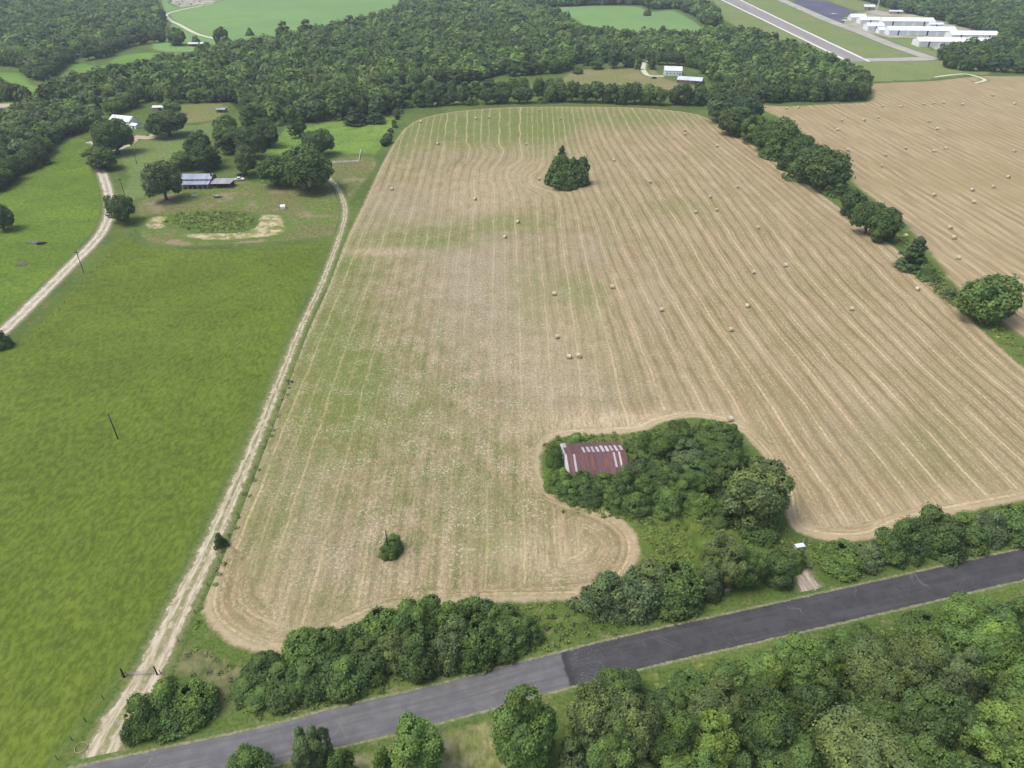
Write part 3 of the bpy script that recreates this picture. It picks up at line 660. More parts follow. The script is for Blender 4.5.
# grove round the barn
FRONT = [('bush',(548,467,574,492),LITE),('bush',(567,472,594,496),MIDG),('bush',(588,476,614,500),MIDG),('bush',(605,465,636,500),DARK),('bush',(555,481,584,504),MIDG),('bush',(577,486,604,508),DARK),
  ('bush',(598,488,628,512),MIDG),('bush',(620,490,652,515),DARK),('bush',(622,458,650,488),GREY),('bush',(543,470,562,492),LITE)]
series(FRONT, 'among the brush in front of the barn', 'brush in front of the rusty barn')
RIGHT = [('round',(638,434,672,470),MIDG),('round',(655,425,694,464),DARK),('oak',(684,422,724,458),MIDG),('round',(710,427,746,464),DARK),('loose',(668,446,706,482),GREY),('round',(700,446,738,482),DARK),('bush',(724,448,752,484),MIDG),
  ('round',(645,460,680,494),DARK),('loose',(676,466,712,502),MIDG),('bush',(706,470,740,504),DARK),('bush',(632,474,664,506),MIDG),('bush',(652,486,686,515),MIDG),('bush',(684,492,716,521),LITE),('bush',(706,496,738,524),DARK)]
series(RIGHT, 'in the grove right of the barn', 'grove right of the rusty barn')
T('bush', (545,446,562,468), MIDG, 'small shrub beside the white end wall of the rusty barn')
T('bush', (662,474,686,498), YEL, 'yellow green shrub low in the middle of the grove right of the barn')
T('round', (720,464,786,538), OLIV, 'large round olive green tree standing at the right end of the grove')
T('bush', (744,514,784,546), MIDG, 'low shrub under the right side of the large olive tree')
T('bush', (562,437,584,448), LITE, 'light low bush behind the left half of the rusty barn')
T('bush', (622,436,646,452), MIDG, 'green shrub just behind the right end of the rusty barn')
for i, b in enumerate([(582,576,636,622),(608,568,668,619),(644,566,700,614),(662,584,700,614)]):
    T('bush', b, (GREY, GREY, MIDG, DARK)[i], ['greyish green dense bush above the road, left end of the long roadside thicket','tallest greyish bush in the middle of the roadside thicket','mid green bush at the right end of the roadside thicket','low dark bush at the right foot of the roadside thicket'][i], 'roadside thicket above the road seam')
T('loose', (705,538,746,594), OLIV, 'olive green tree right of the roadside thicket, near the driveway')
T('bush', (698,562,726,600), GREY, 'greyish scrub with bare twigs at the left foot of the olive roadside tree')
T('round', (735,548,768,592), MIDG, 'mid green tree left of the gravel driveway')
T('bush', (762,550,796,586), DARK, 'dark shrub touching the left side of the gravel driveway')
T('bush', (784,550,808,576), MIDG, 'small shrub behind the top of the gravel driveway')
T('bush', (818,545,862,576), LITE, 'light green shrub right of the gravel driveway')
T('bush', (846,540,882,570), GREY, 'greyish low shrub between the light shrub and the dark hedge')
series([('bush',(868,532,905,566),DARK),('round',(886,520,926,564),DARK),('round',(918,512,966,561),DARK),('bush',(950,520,990,552),MIDG),('bush',(976,512,1014,548),GREY),('bush',(1000,508,1044,545),MIDG),('bush',(1030,500,1080,540),MIDG)],
       'in the right hand hedge above the road', 'hedge above the road at the right', 1.0, True)
series([('bush',(236,676,264,710),MIDG),('round',(254,656,292,708),DARK),('bush',(276,660,306,706),MIDG),('round',(290,632,334,700),DARK),('round',(316,634,360,700),MIDG),('round',(340,625,380,682),DARK),('loose',(366,610,408,676),OLIV),
        ('round',(392,604,432,680),DARK),('round',(418,596,458,672),GREY),('round',(444,598,484,668),MIDG),('round',(468,600,508,660),DARK),('bush',(494,604,526,652),MIDG),('bush',(516,618,542,646),DARK)],
       'in the long hedge above the lower road', 'thick hedge above the lower road', 1.1, True)
series([('bush',(119,700,160,744),MIDG),('bush',(136,686,182,728),LITE),('bush',(166,688,212,726),LITE),('bush',(150,698,198,734),MIDG)], 'in the leafy thicket where track meets road', 'thicket in the corner of track and road')
T('bush', (378,538,402,559), MIDG, 'lone small green bush round a dark pole in the hay field')
T('bush', (214,533,226,549), DARK, 'tiny dark bush between the dirt track and the hay field')
# clump in the field
T('cedar', (555,147,569,168), DARK, 'dark pointed cedar rising at the back of the clump in the hay field')
T('bush', (545,157,571,186), MIDG, 'bush on the left side of the clump in the hay field')
T('bush', (563,158,588,187), DARK, 'dark bush on the right side of the clump in the hay field')
T('bush', (554,170,580,191), MIDG, 'lowest green bush in the middle front of the clump in the hay field')
# south of the road
T('bush', (222,746,268,790), MIDG, 'green bush top at the bottom edge, leftmost of those south of the road')
T('loose', (290,728,328,782), GREY, 'greyish thin tree between two low bushes at the bottom edge')
T('bush', (322,750,352,790), MIDG, 'small bush at the bottom edge right of the greyish thin tree')
T('bush', (364,748,398,795), LITE, 'light bush at the bottom edge left of the bright green tree')
T('tall', (390,724,440,790), LITE, 'bright green tree at the bottom edge below the road')
T('tall', (486,688,552,800), MIDG, 'large upright green tree at the bottom centre, south of the road')
T('round', (594,670,638,712), (.045,.062,.03) and DARK, 'dark brownish green tree just south of the road seam')
SW = [('round',(566,692,618,762),OLIV),('round',(606,696,656,772),OLIV),('loose',(584,730,640,800),MIDG),('round',(640,712,690,780),MIDG),('loose',(690,684,744,748),OLIV),('bush',(640,690,684,724),DARK),
      ('round',(690,722,742,790),YEL),('round',(736,700,790,772),DARK),('bush',(668,678,712,708),MIDG),('bush',(706,668,752,700),MIDG),('bush',(744,650,790,686),LITE),('round',(775,640,822,694),LITE),
      ('bush',(818,655,842,692),YEL),('loose',(836,632,890,680),MIDG),('oak',(846,648,902,706),OLIV),('round',(886,630,936,700),OLIV),('bush',(756,664,786,704),YEL),('bush',(788,676,836,724),DARK),
      ('round',(934,602,990,662),LITE),('bush',(900,616,944,644),MIDG),('loose',(975,606,1030,650),MIDG),('round',(966,622,1022,690),LITE),('round',(1004,608,1060,680),MIDG),('loose',(926,648,976,720),GREY),
      ('oak',(814,722,906,800),OLIV),('round',(902,692,958,764),DARK),('round',(968,706,1030,782),YEL),('round',(996,664,1050,730),LITE),('bush',(856,694,906,736),MIDG),('round',(764,748,820,806),MIDG),
      ('bush',(940,720,980,766),MIDG),('round',(896,744,950,810),MIDG),('loose',(660,756,712,820),LITE),('round',(610,764,662,820),DARK),('bush',(722,752,768,800),DARK),('round',(938,764,994,830),DARK),
      ('bush',(1020,600,1064,630),MIDG),('bush',(556,748,592,800),GREY),('round',(1016,730,1070,800),MIDG)]
SWr = {0: [], 1: [], 2: []}
for it in SW:
    cy = it[1][3]+ (it[1][0]-560)*.22
    SWr[0 if cy < 742 else 1 if cy < 795 else 2].append(it)
for k, w in ((0, 'at the road edge of the lower wood'), (1, 'in the middle of the lower wood'), (2, 'in the nearest rank of the lower wood')): series(SWr[k], w, 'trees of the wood at the bottom right')
# hedgerow between the two hay fields
series([('oak',(704,92,740,122),DARK),('round',(716,108,748,138),DARK),('oak',(728,96,764,126),BLUE),('loose',(738,114,768,144),YEL),('round',(750,122,780,154),MIDG),('oak',(762,120,798,156),MIDG),('bush',(752,138,784,160),MIDG),('bush',(778,148,806,172),DARK),
        ('round',(786,136,816,168),DARK),('bush',(790,160,822,184),MIDG),('oak',(800,148,852,192),DARK),('bush',(812,174,846,196),MIDG)],
       'in the thick hedgerow between hay fields', 'hedgerow between the two hay fields')
series([('round',(842,192,866,220),DARK),('oak',(855,202,884,236),DARK),('round',(870,208,899,245),DARK),('cedar',(901,238,930,272),BLUE),('bush',(920,266,938,282),MIDG),('bush',(942,286,956,298),GREY)],
       'in the gappy lower hedgerow', 'gappy lower hedgerow')
T('oak', (962,275,1014,325), MIDG, 'large round green tree standing alone at the lower end of the hedgerow')
# yard and homesteads
T('oak', (96,121,131,156), DARK, 'big dark oak in front of the white gabled house')
T('round', (90,147,118,172), DARK, 'dark tree beside the gravel lane, below the big oak')
T('oak', (149,112,185,139), DARK, 'spreading dark oak right of the white gabled house')
T('round', (164,100,182,116), MIDG, 'tree just behind the small white roofed shed')
T('oak', (144,162,179,202), GREY, 'greyish green oak at the left end of the long farmhouse')
T('round', (168,152,192,172), LITE, 'light green tree behind the left part of the long farmhouse')
T('loose', (184,132,214,168), DARK, 'dark ragged tree behind the long farmhouse roof')
T('round', (192,144,220,172), DARK, 'dark rounded tree right behind the long farmhouse roof')
T('oak', (107,196,137,225), DARK, 'dark round tree standing against the gravel lane bend')
series([('round',(212,116,236,142),LITE),('loose',(216,128,244,156),MIDG),('oak',(230,146,257,177),GREY),('oak',(238,128,264,160),DARK),('round',(252,120,282,150),DARK),('round',(236,104,262,134),MIDG),('bush',(262,104,284,126),LITE)],
       'in the loose cluster near the farmhouse', 'loose tree cluster by the homestead')
T('tall', (289,110,306,139), MIDG, 'slim upright tree in the paddock')
T('oak', (303,131,334,158), DARK, 'dark round oak standing in the paddock behind the rail fence')
T('oak', (255,157,292,188), DARK, 'dark oak, left of the close pair beside the two wheel track')
T('oak', (278,148,327,194), DARK, 'largest dark oak, right of the close pair beside the two wheel track')
T('cedar', (343,108,366,127), BLUE, 'dark conical cedar at the front of the wood above the paddock')
T('cedar', (366,108,384,124), BLUE, 'second dark cedar at the front of the wood, nearest the hay field')
T('oak', (-12,206,11,232), DARK, 'dark tree cut by the left edge beside the meadow')
T('bush', (-16,328,6,352), DARK, 'dark bush cut by the left edge beside the gravel lane')
T('bush', (34,160,44,169), DARK, 'small dark bush, left of two in the corner of the meadow')
T('bush', (42,157,50,165), DARK, 'small dark bush, right of two in the corner of the meadow')
series([('round',(-20,74,8,102),DARK),('oak',(2,82,20,106),DARK),('round',(14,86,32,112),DARK)], 'in the clump at the left edge', 'clump at the left edge')
T('round', (168,28,186,46), MIDG, 'round tree left of the long low barn beyond the wood')
T('loose', (215,28,229,46), DARK, 'dark tree at the end of the thin pale lane')
T('bush', (246,28,255,36), DARK, 'small tree alone in the far pale green field')
T('tall', (276,22,288,42), DARK, 'taller tree, left of two rising from the wood edge before the far field')
T('tall', (298,20,312,40), DARK, 'taller tree, right of two rising from the wood edge before the far field')
T('oak', (155,53,176,68), DARK, 'dark oak at the back of the wood behind the strip meadow')
T('round', (706,14,720,28), DARK, 'dark round tree at the edge of the airfield grass')
T('bush', (643,9,651,16), DARK, 'small dark tree jutting into the enclosed pale green field')
T('bush', (192,36,199,42), MIDG, 'small bush behind the long low barn')
# trees round the white roofed house
series([('round',(590,58,604,70),DARK),('tall',(608,48,620,69),BLUE),('round',(622,52,636,68),MIDG),('cedar',(636,54,643,70),DARK),('cedar',(649,54,656,70),DARK),('bush',(572,66,584,74),MIDG),('cedar',(584,50,592,66),DARK)], 'behind the dry clearing', 'trees behind the dry clearing')

# rows of single trees along wood edges
def row(path, sp, Wr, Hr, kinds, tints, where, group, jit=1.5, off=0.0):
    P = smooth(GP(path), 5, False); d = np.r_[0, np.cumsum(np.linalg.norm(np.diff(P, axis=0), axis=1))]
    n = int(d[-1]/sp)+1; q = np.linspace(0, d[-1], n)
    X = np.interp(q, d, P[:,0]); Y = np.interp(q, d, P[:,1])
    o = sorted(range(n), key=lambda i: X[i])
    for k, i in enumerate(o):
        kd = random.choice(kinds); tt = random.choice(tints)
        plant(kd, X[i]+random.uniform(-jit, jit), Y[i]+off+random.uniform(-jit, jit), random.uniform(*Wr), random.uniform(*Hr)*(.45 if kd == 'bush' else 1), tt, auto(kd, tt, f"{nth(k)} from the left {where}"), group)
BT = [DARK, DARK, BLUE, MIDG]
row([(398,108),(430,106),(470,104),(520,103),(560,102)], 8.0, (9,12), (10,13), ['round','bush','oak'], BT, 'in the tree belt ending the hay field', 'belt at the far end of the hay field')
row([(572,102),(600,103),(640,104),(680,105),(712,106)], 8.6, (11,14), (12,15), ['round','oak','round'], BT, 'in the belt below the dry clearing', 'belt below the dry clearing')
row([(386,146),(390,134),(396,122),(400,112)], 7, (4,6), (4,6), ['bush','bush','round'], [DARK, MIDG], 'in the thin hedge beside the paddock', 'thin hedge')
row([(712,100),(735,103),(770,102),(805,101),(835,101),(858,100)], 7.2, (9,12), (10,14), ['round','oak','tall'], BT, 'in the wood front above the far field', 'front row above the far hay field')
row([(716,92),(745,95),(780,94),(815,93),(846,92)], 9.0, (9,12), (12,15), ['round','oak'], BT, 'one row behind the wood front, far field', 'second row above the far hay field')
row([(862,98),(862,92),(856,84),(846,77)], 9, (9,12), (9,12), ['round','oak'], BT, 'on the wood flank by the runway', 'right flank of the wood')
row([(944,67),(958,70),(980,71),(1000,72),(1030,73),(1060,72)], 8, (10,13), (10,14), ['round','tall'], BT, 'in the wood front below the hangars', 'front row below the hangars')
row([(944,60),(965,62),(995,61),(1030,62),(1060,62)], 10, (10,13), (12,15), ['round','oak'], BT, 'in the second row below the hangars', 'second row below the hangars')
row([(112,114),(130,108),(150,100),(170,103),(200,102),(226,102)], 8, (8,12), (9,12), ['round','oak','loose'], [DARK, MIDG, LITE, YEL], 'behind the white gabled house', 'wood edge behind the homestead')
row([(256,126),(280,124),(300,121),(318,120),(336,120)], 7, (7,10), (10,13), ['tall','round','cedar'], [DARK, MIDG, DARK], 'in the wood edge above the paddock', 'wood edge above the paddock')
row([(246,116),(270,115),(295,112),(320,111),(350,109),(385,106)], 8.5, (8,11), (11,14), ['tall','round'], [DARK, MIDG, BLUE], 'in the second row above the paddock', 'second row above the paddock')
row([(-20,194),(2,186),(12,174),(28,170),(40,160),(46,148),(60,139),(74,134),(92,128)], 7.5, (9,13), (8,11), ['round','oak'], [DARK, DARK, MIDG], 'at the wood edge by the left meadow', 'wood edge beside the left meadow')
row([(-10,172),(10,160),(28,148),(40,136),(60,128),(84,122)], 9.5, (9,13), (9,12), ['round','oak','loose'], [DARK, MIDG, GREY], 'one row behind the left meadow edge', 'second row beside the left meadow')
row([(-10,64),(24,68),(34,79),(48,79),(56,70),(72,62)], 10, (10,13), (10,13), ['round','oak'], [DARK, BLUE], 'at the far left wood edge, left part', 'edge of the far left wood')
row([(88,60),(104,57),(120,49),(142,44),(164,42)], 10, (10,13), (9,12), ['round','oak'], [DARK, BLUE], 'at the far left wood edge, right part', 'edge of the far left wood, right part')
row([(512,76),(534,74),(556,73),(572,68)], 9, (9,12), (11,14), ['tall','round','cedar'], [DARK, MIDG, LITE], 'in the wood left of the dry clearing', 'wood edge left of the dry clearing')
row([(640,62),(664,65),(684,66),(700,70),(710,78)], 9, (9,12), (10,13), ['round','oak'], [DARK, MIDG], 'in the wood behind the white roofed house', 'wood edge behind the white roofed house')
row([(404,99),(430,98),(470,97),(520,96),(560,96)], 9, (9,12), (10,13), ['round','tall'], [DARK, MIDG, BLUE], 'just behind the tree belt ending the field', 'row behind the far belt')

# woods nobody could count: one merged object each
SR = {}
def stuff_proto(lod, var):
    k = (lod, var)
    if k not in SR:
        kind = ('round', 'oak', 'round', 'tall')[var % 4]
        leaf, n = {'a': (1.15, 520), 'b': (1.6, 230), 'c': (2.1, 130)}[lod]
        V, ton, hue, W, Hh = leaf_mesh('p', kind, leaf, n, 500+var, None, .9)
        keep = np.ones(len(ton), bool); zc = V.reshape(-1, 4, 3).mean(1)
        keep &= (zc[:, 2] > Hh*.25)
        SR[k] = (V.reshape(-1, 4, 3)[keep], ton[keep], hue[keep], W, Hh)
    return SR[k]
def wood(name, poly_px, label, sp=8.4, tints=None, hr=(9,14), wr=(9,13), lod=None, floor=True, kindname=None):
    P = GP(poly_px); r = np.random.default_rng(len(poly_px)*31+int(sp*10))
    x0, y0 = P.min(0); x1, y1 = P.max(0); pts = []
    gx = np.arange(x0, x1, sp); gy = np.arange(y0, y1, sp*.87)
    for j, yy in enumerate(gy):
        for xx in gx: pts.append((xx+(sp/2 if j % 2 else 0)+r.uniform(-.35,.35)*sp, yy+r.uniform(-.35,.35)*sp))
    pts = np.array(pts); pts = pts[sdist(pts, P) > sp*.1]
    pr = np.array([proj(x, y) for x, y in pts]); pts = pts[(pr[:,0] > -120) & (pr[:,0] < 1150)]
    VV, TT, HH, CC = [], [], [], []
    tints = tints or [DARK, DARK, BLUE, MIDG, MIDG, GREY, LITE, OLIV]
    for x, y in pts:
        d = math.hypot(x, y); ld = lod or ('a' if d < 620 else 'b' if d < 900 else 'c')
        V, ton, hue, W, Hh = stuff_proto(ld, int(r.integers(8)))
        bg = r.uniform(.72, 1.3); w = r.uniform(*wr)/W*bg; h = r.uniform(*hr)/Hh*(.5+.5*bg); a = r.uniform(0, 6.28); ca, sa = math.cos(a), math.sin(a)
        Q = V.copy(); Q[..., 0] = (V[..., 0]*ca-V[..., 1]*sa)*w+x; Q[..., 1] = (V[..., 0]*sa+V[..., 1]*ca)*w+y; Q[..., 2] = V[..., 2]*h
        tn = np.array(tints[int(r.integers(len(tints)))])*r.uniform(.66, 1.5)
        VV.append(Q); TT.append(ton); HH.append(hue); CC.append(np.tile(tn, (len(ton), 1)))
    V = np.concatenate(VV).reshape(-1, 3)
    me = mesh_np(name, V, np.arange(len(V)).reshape(-1, 4), {'tone': ('FLOAT','FACE',np.concatenate(TT)), 'hue': ('FLOAT','FACE',np.concatenate(HH)), 'tint': ('FLOAT_VECTOR','FACE',np.concatenate(CC))}, m_leaf_stuff)
    tag(link(name, me), label, kind='stuff')
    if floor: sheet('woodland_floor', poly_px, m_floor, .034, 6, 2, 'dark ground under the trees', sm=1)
    print(name, label, len(pts), 'trees', len(V)//4, 'faces')
wood('woodland', [(-150,62),(0,62),(24,66),(32,76),(48,77),(54,69),(72,58),(90,57),(106,53),(120,46),(142,41),(163,40),(164,22),(158,10),(152,-2),(142,-12),(-200,-12),(-300,20)], 'far dark wood filling the upper left corner', 9.0, hr=(10,15))
wood('woodland', [(42,104),(64,110),(112,110),(150,97),(168,100),(226,99),(240,112),(258,126),(300,124),(330,120),(384,116),(396,107),(404,92),(470,84),(512,72),(556,69),(572,64),(610,63),(640,58),(664,61),(702,67),
   (714,86),(735,98),(770,99),(856,97),(860,90),(848,76),(826,66),(804,57),(768,45),(735,37),(712,38),(694,43),(640,42),(600,40),(583,36),(566,24),(545,13),(520,10),(500,-12),(408,-12),(408,4),(392,20),(350,29),(300,42),(250,52),(205,58),(165,70),(140,76),(110,82),(70,92)],
   'broad mixed wood running across the top centre', 8.8, hr=(9,15))
wood('woodland', [(500,-12),(520,9),(560,7),(600,5),(640,5),(652,10),(676,9),(694,16),(706,27),(720,26),(712,12),(694,5),(684,-2),(676,-12)], 'dark strip of far wood above the enclosed pale green field', 8.5)
wood('woodland', [(850,-12),(862,0),(905,13),(940,22),(985,34),(1005,44),(1100,48),(1300,30),(1200,-12)], 'far dark wood behind the hangars', 9.2, [DARK, BLUE, DARK, MIDG])
wood('woodland', [(946,58),(962,52),(1000,48),(1100,50),(1300,40),(1300,70),(1060,70),(1000,66),(960,64)], 'dark wood between the hangars and the far hay field', 9, [DARK, BLUE, DARK])
wood('woodland', [(-80,116),(0,120),(40,114),(62,114),(100,120),(92,126),(66,132),(44,144),(34,156),(12,168),(-4,182),(-80,196)], 'wood at the left edge beside the meadow', 8.8, hr=(8,12))
# undergrowth filling between the trees at the bottom right
def scrub(name, poly_px, sp, label, wr, hr, tints, leaf=.45, n=170, z=0):
    P = GP(poly_px); r = np.random.default_rng(int(abs(P.sum()))+3); x0, y0 = P.min(0); x1, y1 = P.max(0); pts = []
    for yy in np.arange(y0, y1, sp):
        for xx in np.arange(x0, x1, sp): pts.append((xx+r.uniform(-.5,.5)*sp, yy+r.uniform(-.5,.5)*sp))
    pts = np.array(pts); pts = pts[inside(pts, P)]
    protos = [leaf_mesh('b', 'bush', leaf, n, 900+i, None) for i in range(5)]
    VV, TT, HH, CC = [], [], [], []
    for x, y in pts:
        V, ton, hue, W, Hh = protos[int(r.integers(5))]; V = V.reshape(-1, 4, 3)
        w = r.uniform(*wr)/W; h = r.uniform(*hr)/Hh; a = r.uniform(0, 6.28); ca, sa = math.cos(a), math.sin(a)
        c = V.mean(1, keepdims=True); L = V-c; q = c*np.array([w, w, h]); Q = q+L
        Q = np.stack([Q[...,0]*ca-Q[...,1]*sa+x, Q[...,0]*sa+Q[...,1]*ca+y, np.maximum(Q[...,2], .02)], -1)
        tn = np.array(tints[int(r.integers(len(tints)))])*r.uniform(.8, 1.2)
        VV.append(Q); TT.append(ton); HH.append(hue); CC.append(np.tile(tn, (len(ton), 1)))
    V = np.concatenate(VV).reshape(-1, 3)
    me = mesh_np(name, V, np.arange(len(V)).reshape(-1, 4), {'tone': ('FLOAT','FACE',np.concatenate(TT)), 'hue': ('FLOAT','FACE',np.concatenate(HH)), 'tint': ('FLOAT_VECTOR','FACE',np.concatenate(CC))}, m_leaf_stuff)
    print(name, len(pts), len(V)//4)
    return tag(link(name, me), label, kind='stuff')
SWP = [(562,752),(600,728),(650,708),(700,690),(760,668),(830,648),(900,634),(960,624),(1030,612),(1100,600),(1100,830),(560,830)]
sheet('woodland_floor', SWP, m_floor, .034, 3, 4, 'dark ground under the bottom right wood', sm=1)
scrub('undergrowth', SWP, 2.6, 'low green undergrowth between the trees at the bottom right', (3,4.6), (1.2,3.2), [MIDG, DARK, LITE, MIDG], .42, 420)
WL = (.20,.26,.075); WM = (.17,.22,.07); WG = (.19,.20,.11); WD = (.12,.17,.06)
W1, W2 = (1.0,2.2), (.35,1.0)
scrub('weeds', [(560,512),(620,520),(660,520),(690,540),(700,570),(660,570),(640,580),(650,555),(640,525),(600,506)], 1.6, 'tall green weeds between the hay field tip and the roadside thicket', W1, W2, [WL, WM, WL], .32, 60)
scrub('weeds', [(545,466),(560,490),(620,512),(700,516),(790,530),(786,548),(700,536),(620,520),(560,500)], 1.9, 'weeds along the front foot of the barn grove', W1, W2, [WM, WL, WD], .32, 60)
scrub('weeds', [(545,440),(562,436),(660,430),(650,440),(600,444),(562,446),(552,468),(544,466)], 1.9, 'weeds behind the rusty barn', W1, W2, [WM, WL], .32, 60)
scrub('weeds', [(700,545),(790,540),(870,548),(1030,512),(1030,540),(900,568),(800,575),(700,585)], 2.1, 'weeds at the foot of the roadside hedge at the right', W1, W2, [WM, WL, WG], .32, 60)
scrub('weeds', [(230,690),(300,650),(420,625),(520,606),(640,600),(690,612),(640,628),(540,652),(400,688),(280,718),(236,722)], 2.1, 'weeds at the foot of the thick hedge above the lower road', W1, W2, [WM, WD, WM], .32, 60)
scrub('weeds', [(184,655),(196,640),(215,652),(258,670),(240,700),(205,722),(206,700),(184,680)], 2.6, 'sparse weeds between the corner bush and the hay field', W1, (.3,.8), [WG, WM, WG], .3, 45)
scrub('weeds', [(192,648),(206,612),(224,565),(248,502),(266,455),(294,380),(288,380),(260,455),(241,502),(217,565),(199,612),(186,648)], 2.2, 'weeds between the dirt track and the hay field', (.8,1.6), (.25,.7), [WM, WG, WG], .3, 40)
scrub('weeds', [(720,124),(748,138),(800,174),(846,206),(900,248),(942,286),(990,330),(1030,368),(1030,350),(985,312),(950,284),(915,244),(890,218),(850,192),(800,160),(760,140)], 3.0, 'weeds along the hedgerow between the hay fields', (1.5,3), (.4,1.2), [WM, WL, WL], .5, 50)
scrub('weeds', [(900,252),(918,262),(950,290),(990,318),(985,326),(950,304),(915,274)], 2.2, 'brambly brush along the lower hedgerow', (2,4), (1,2.0), [WD, WG, WM], .5, 90)
scrub('weeds', [(165,221),(180,214),(210,212),(240,213),(252,217),(252,226),(236,231),(205,232),(180,228)], 2.2, 'rank weeds in the hollow inside the sandy bank', (1.6,3), (.4,1.2), [WL, WM, WL], .5, 50)
scrub('weeds', [(580,716),(640,690),(760,654),(900,622),(1030,594),(1030,604),(900,634),(760,668),(640,704),(590,726)], 1.7, 'grassy weeds on the bank below the road', (.8,2), (.25,.8), [WL, WL, WM], .3, 45)
# dead grey twigs at two places
for px, py, hh, lb in ((760,448,5.5,'pale dead branches poking out in the upper right of the barn grove'), (722,590,3.0,'pale bare twigs at the foot of the olive roadside tree')):
    b = MB(); x, y = G(px, py+12); rr = random.Random(px)
    x, y = (G(697,478) if px == 760 else G(722,594))
    for k in range(26):
        a = rr.uniform(0, 6.28); L = rr.uniform(.8, 1.6); z = hh*rr.uniform(.5, 1)
        b.tube([(0,0,0), (math.cos(a)*L*.5, math.sin(a)*L*.5, z*.6), (math.cos(a)*L*1.3, math.sin(a)*L*1.3, z*1.12)], [.07,.05,.02], 4)
        b.tube([(math.cos(a)*L*.5, math.sin(a)*L*.5, z*.6), (math.cos(a+.7)*L*1.2, math.sin(a+.7)*L*1.2, z*.95)], [.04,.015], 4)
    tag(b.build('dead_branches', m_twig, loc=(x, y, 0)), lb, 'dead tree')

# ------------------------------------------------------------------ hay bales
t = NT('straw_bale', .95, .05); oc = t.obco(); xyz = t.sep(oc)
rad = t.math('SQRT', t.math('ADD', t.math('POWER', xyz[1], 2.0), t.math('POWER', xyz[2], 2.0)))
ring = t.noise(t.comb(t.math('MULTIPLY', rad, 9.0), t.math('MULTIPLY', xyz[0], 1.2)), 1.5, 3)
c = t.mix(t.step(ring, .35, .65), hexl(160,146,116,K), hexl(198,188,160,K))
m_bale = t.col(t.mix(t.step(t.noise(oc, 6, 4), .5, .7, 0, .4), c, hexl(140,126,98,K)))
t = NT('bale_net', .9, .1); xyz = t.sep(t.obco())
m_net = t.col(t.mix(t.step(t.noise(t.comb(t.math('MULTIPLY', xyz[0], 4.0), 0, 0), 3, 3), .4, .6), hexl(178,168,142,K), hexl(206,198,176,K)))
def bale_parts(var):
    r = random.Random(var); n = 28; b = MB(); prof = [(-.70,.0),(-.71,.45),(-.70,.66),(-.64,.74),(-.3,.755),(0,.75),(.3,.755),(.64,.74),(.70,.66),(.71,.45),(.70,.0)]
    sag = r.uniform(.03, .07); V = []; Fc = []
    for (x, rd) in prof:
        for k in range(n):
            a = 6.28318*k/n; rr = rd*(1+r.uniform(-.012,.012)); z = math.sin(a)*rr; y = math.cos(a)*rr*(1+sag*.5)
            if z < -rd*.9+.02: z = max(z, -.70)
            V.append((x, y, z*(1-sag*.5)))
    for i in range(len(prof)-1):
        for k in range(n): Fc.append((i*n+k, i*n+(k+1)%n, (i+1)*n+(k+1)%n, (i+1)*n+k))
    b.add(V, Fc); body = b.mesh('bale', m_bale, True)
    b2 = MB(); V = []; Fc = []
    for x in (-.60, -.2, .2, .60):
        for k in range(n):
            a = 6.28318*k/n; V.append((x, math.cos(a)*.775*(1+sag*.5), math.sin(a)*.765*(1-sag*.5)))
    for i in range(3):
        for k in range(n): Fc.append((i*n+k, i*n+(k+1)%n, (i+1)*n+(k+1)%n, (i+1)*n+k))
    b2.add(V, Fc); return body, b2.mesh('net_wrap', m_net, True)
BALES = [bale_parts(i) for i in range(3)]
def bale(px, py, label, group, s=1.0):
    x, y = G(px, py+1.2); v = random.randrange(3)
    root = empty('hay_bale', (x, y, .69*s), random.choice([0, .4, -.5, 1.3, 1.6, 2.4])+random.uniform(-.2, .2)); root.scale = (s, s, s)
    link('straw', BALES[v][0], root); link('net_wrap', BALES[v][1], root)
    tag(root, label, 'hay bale', group)
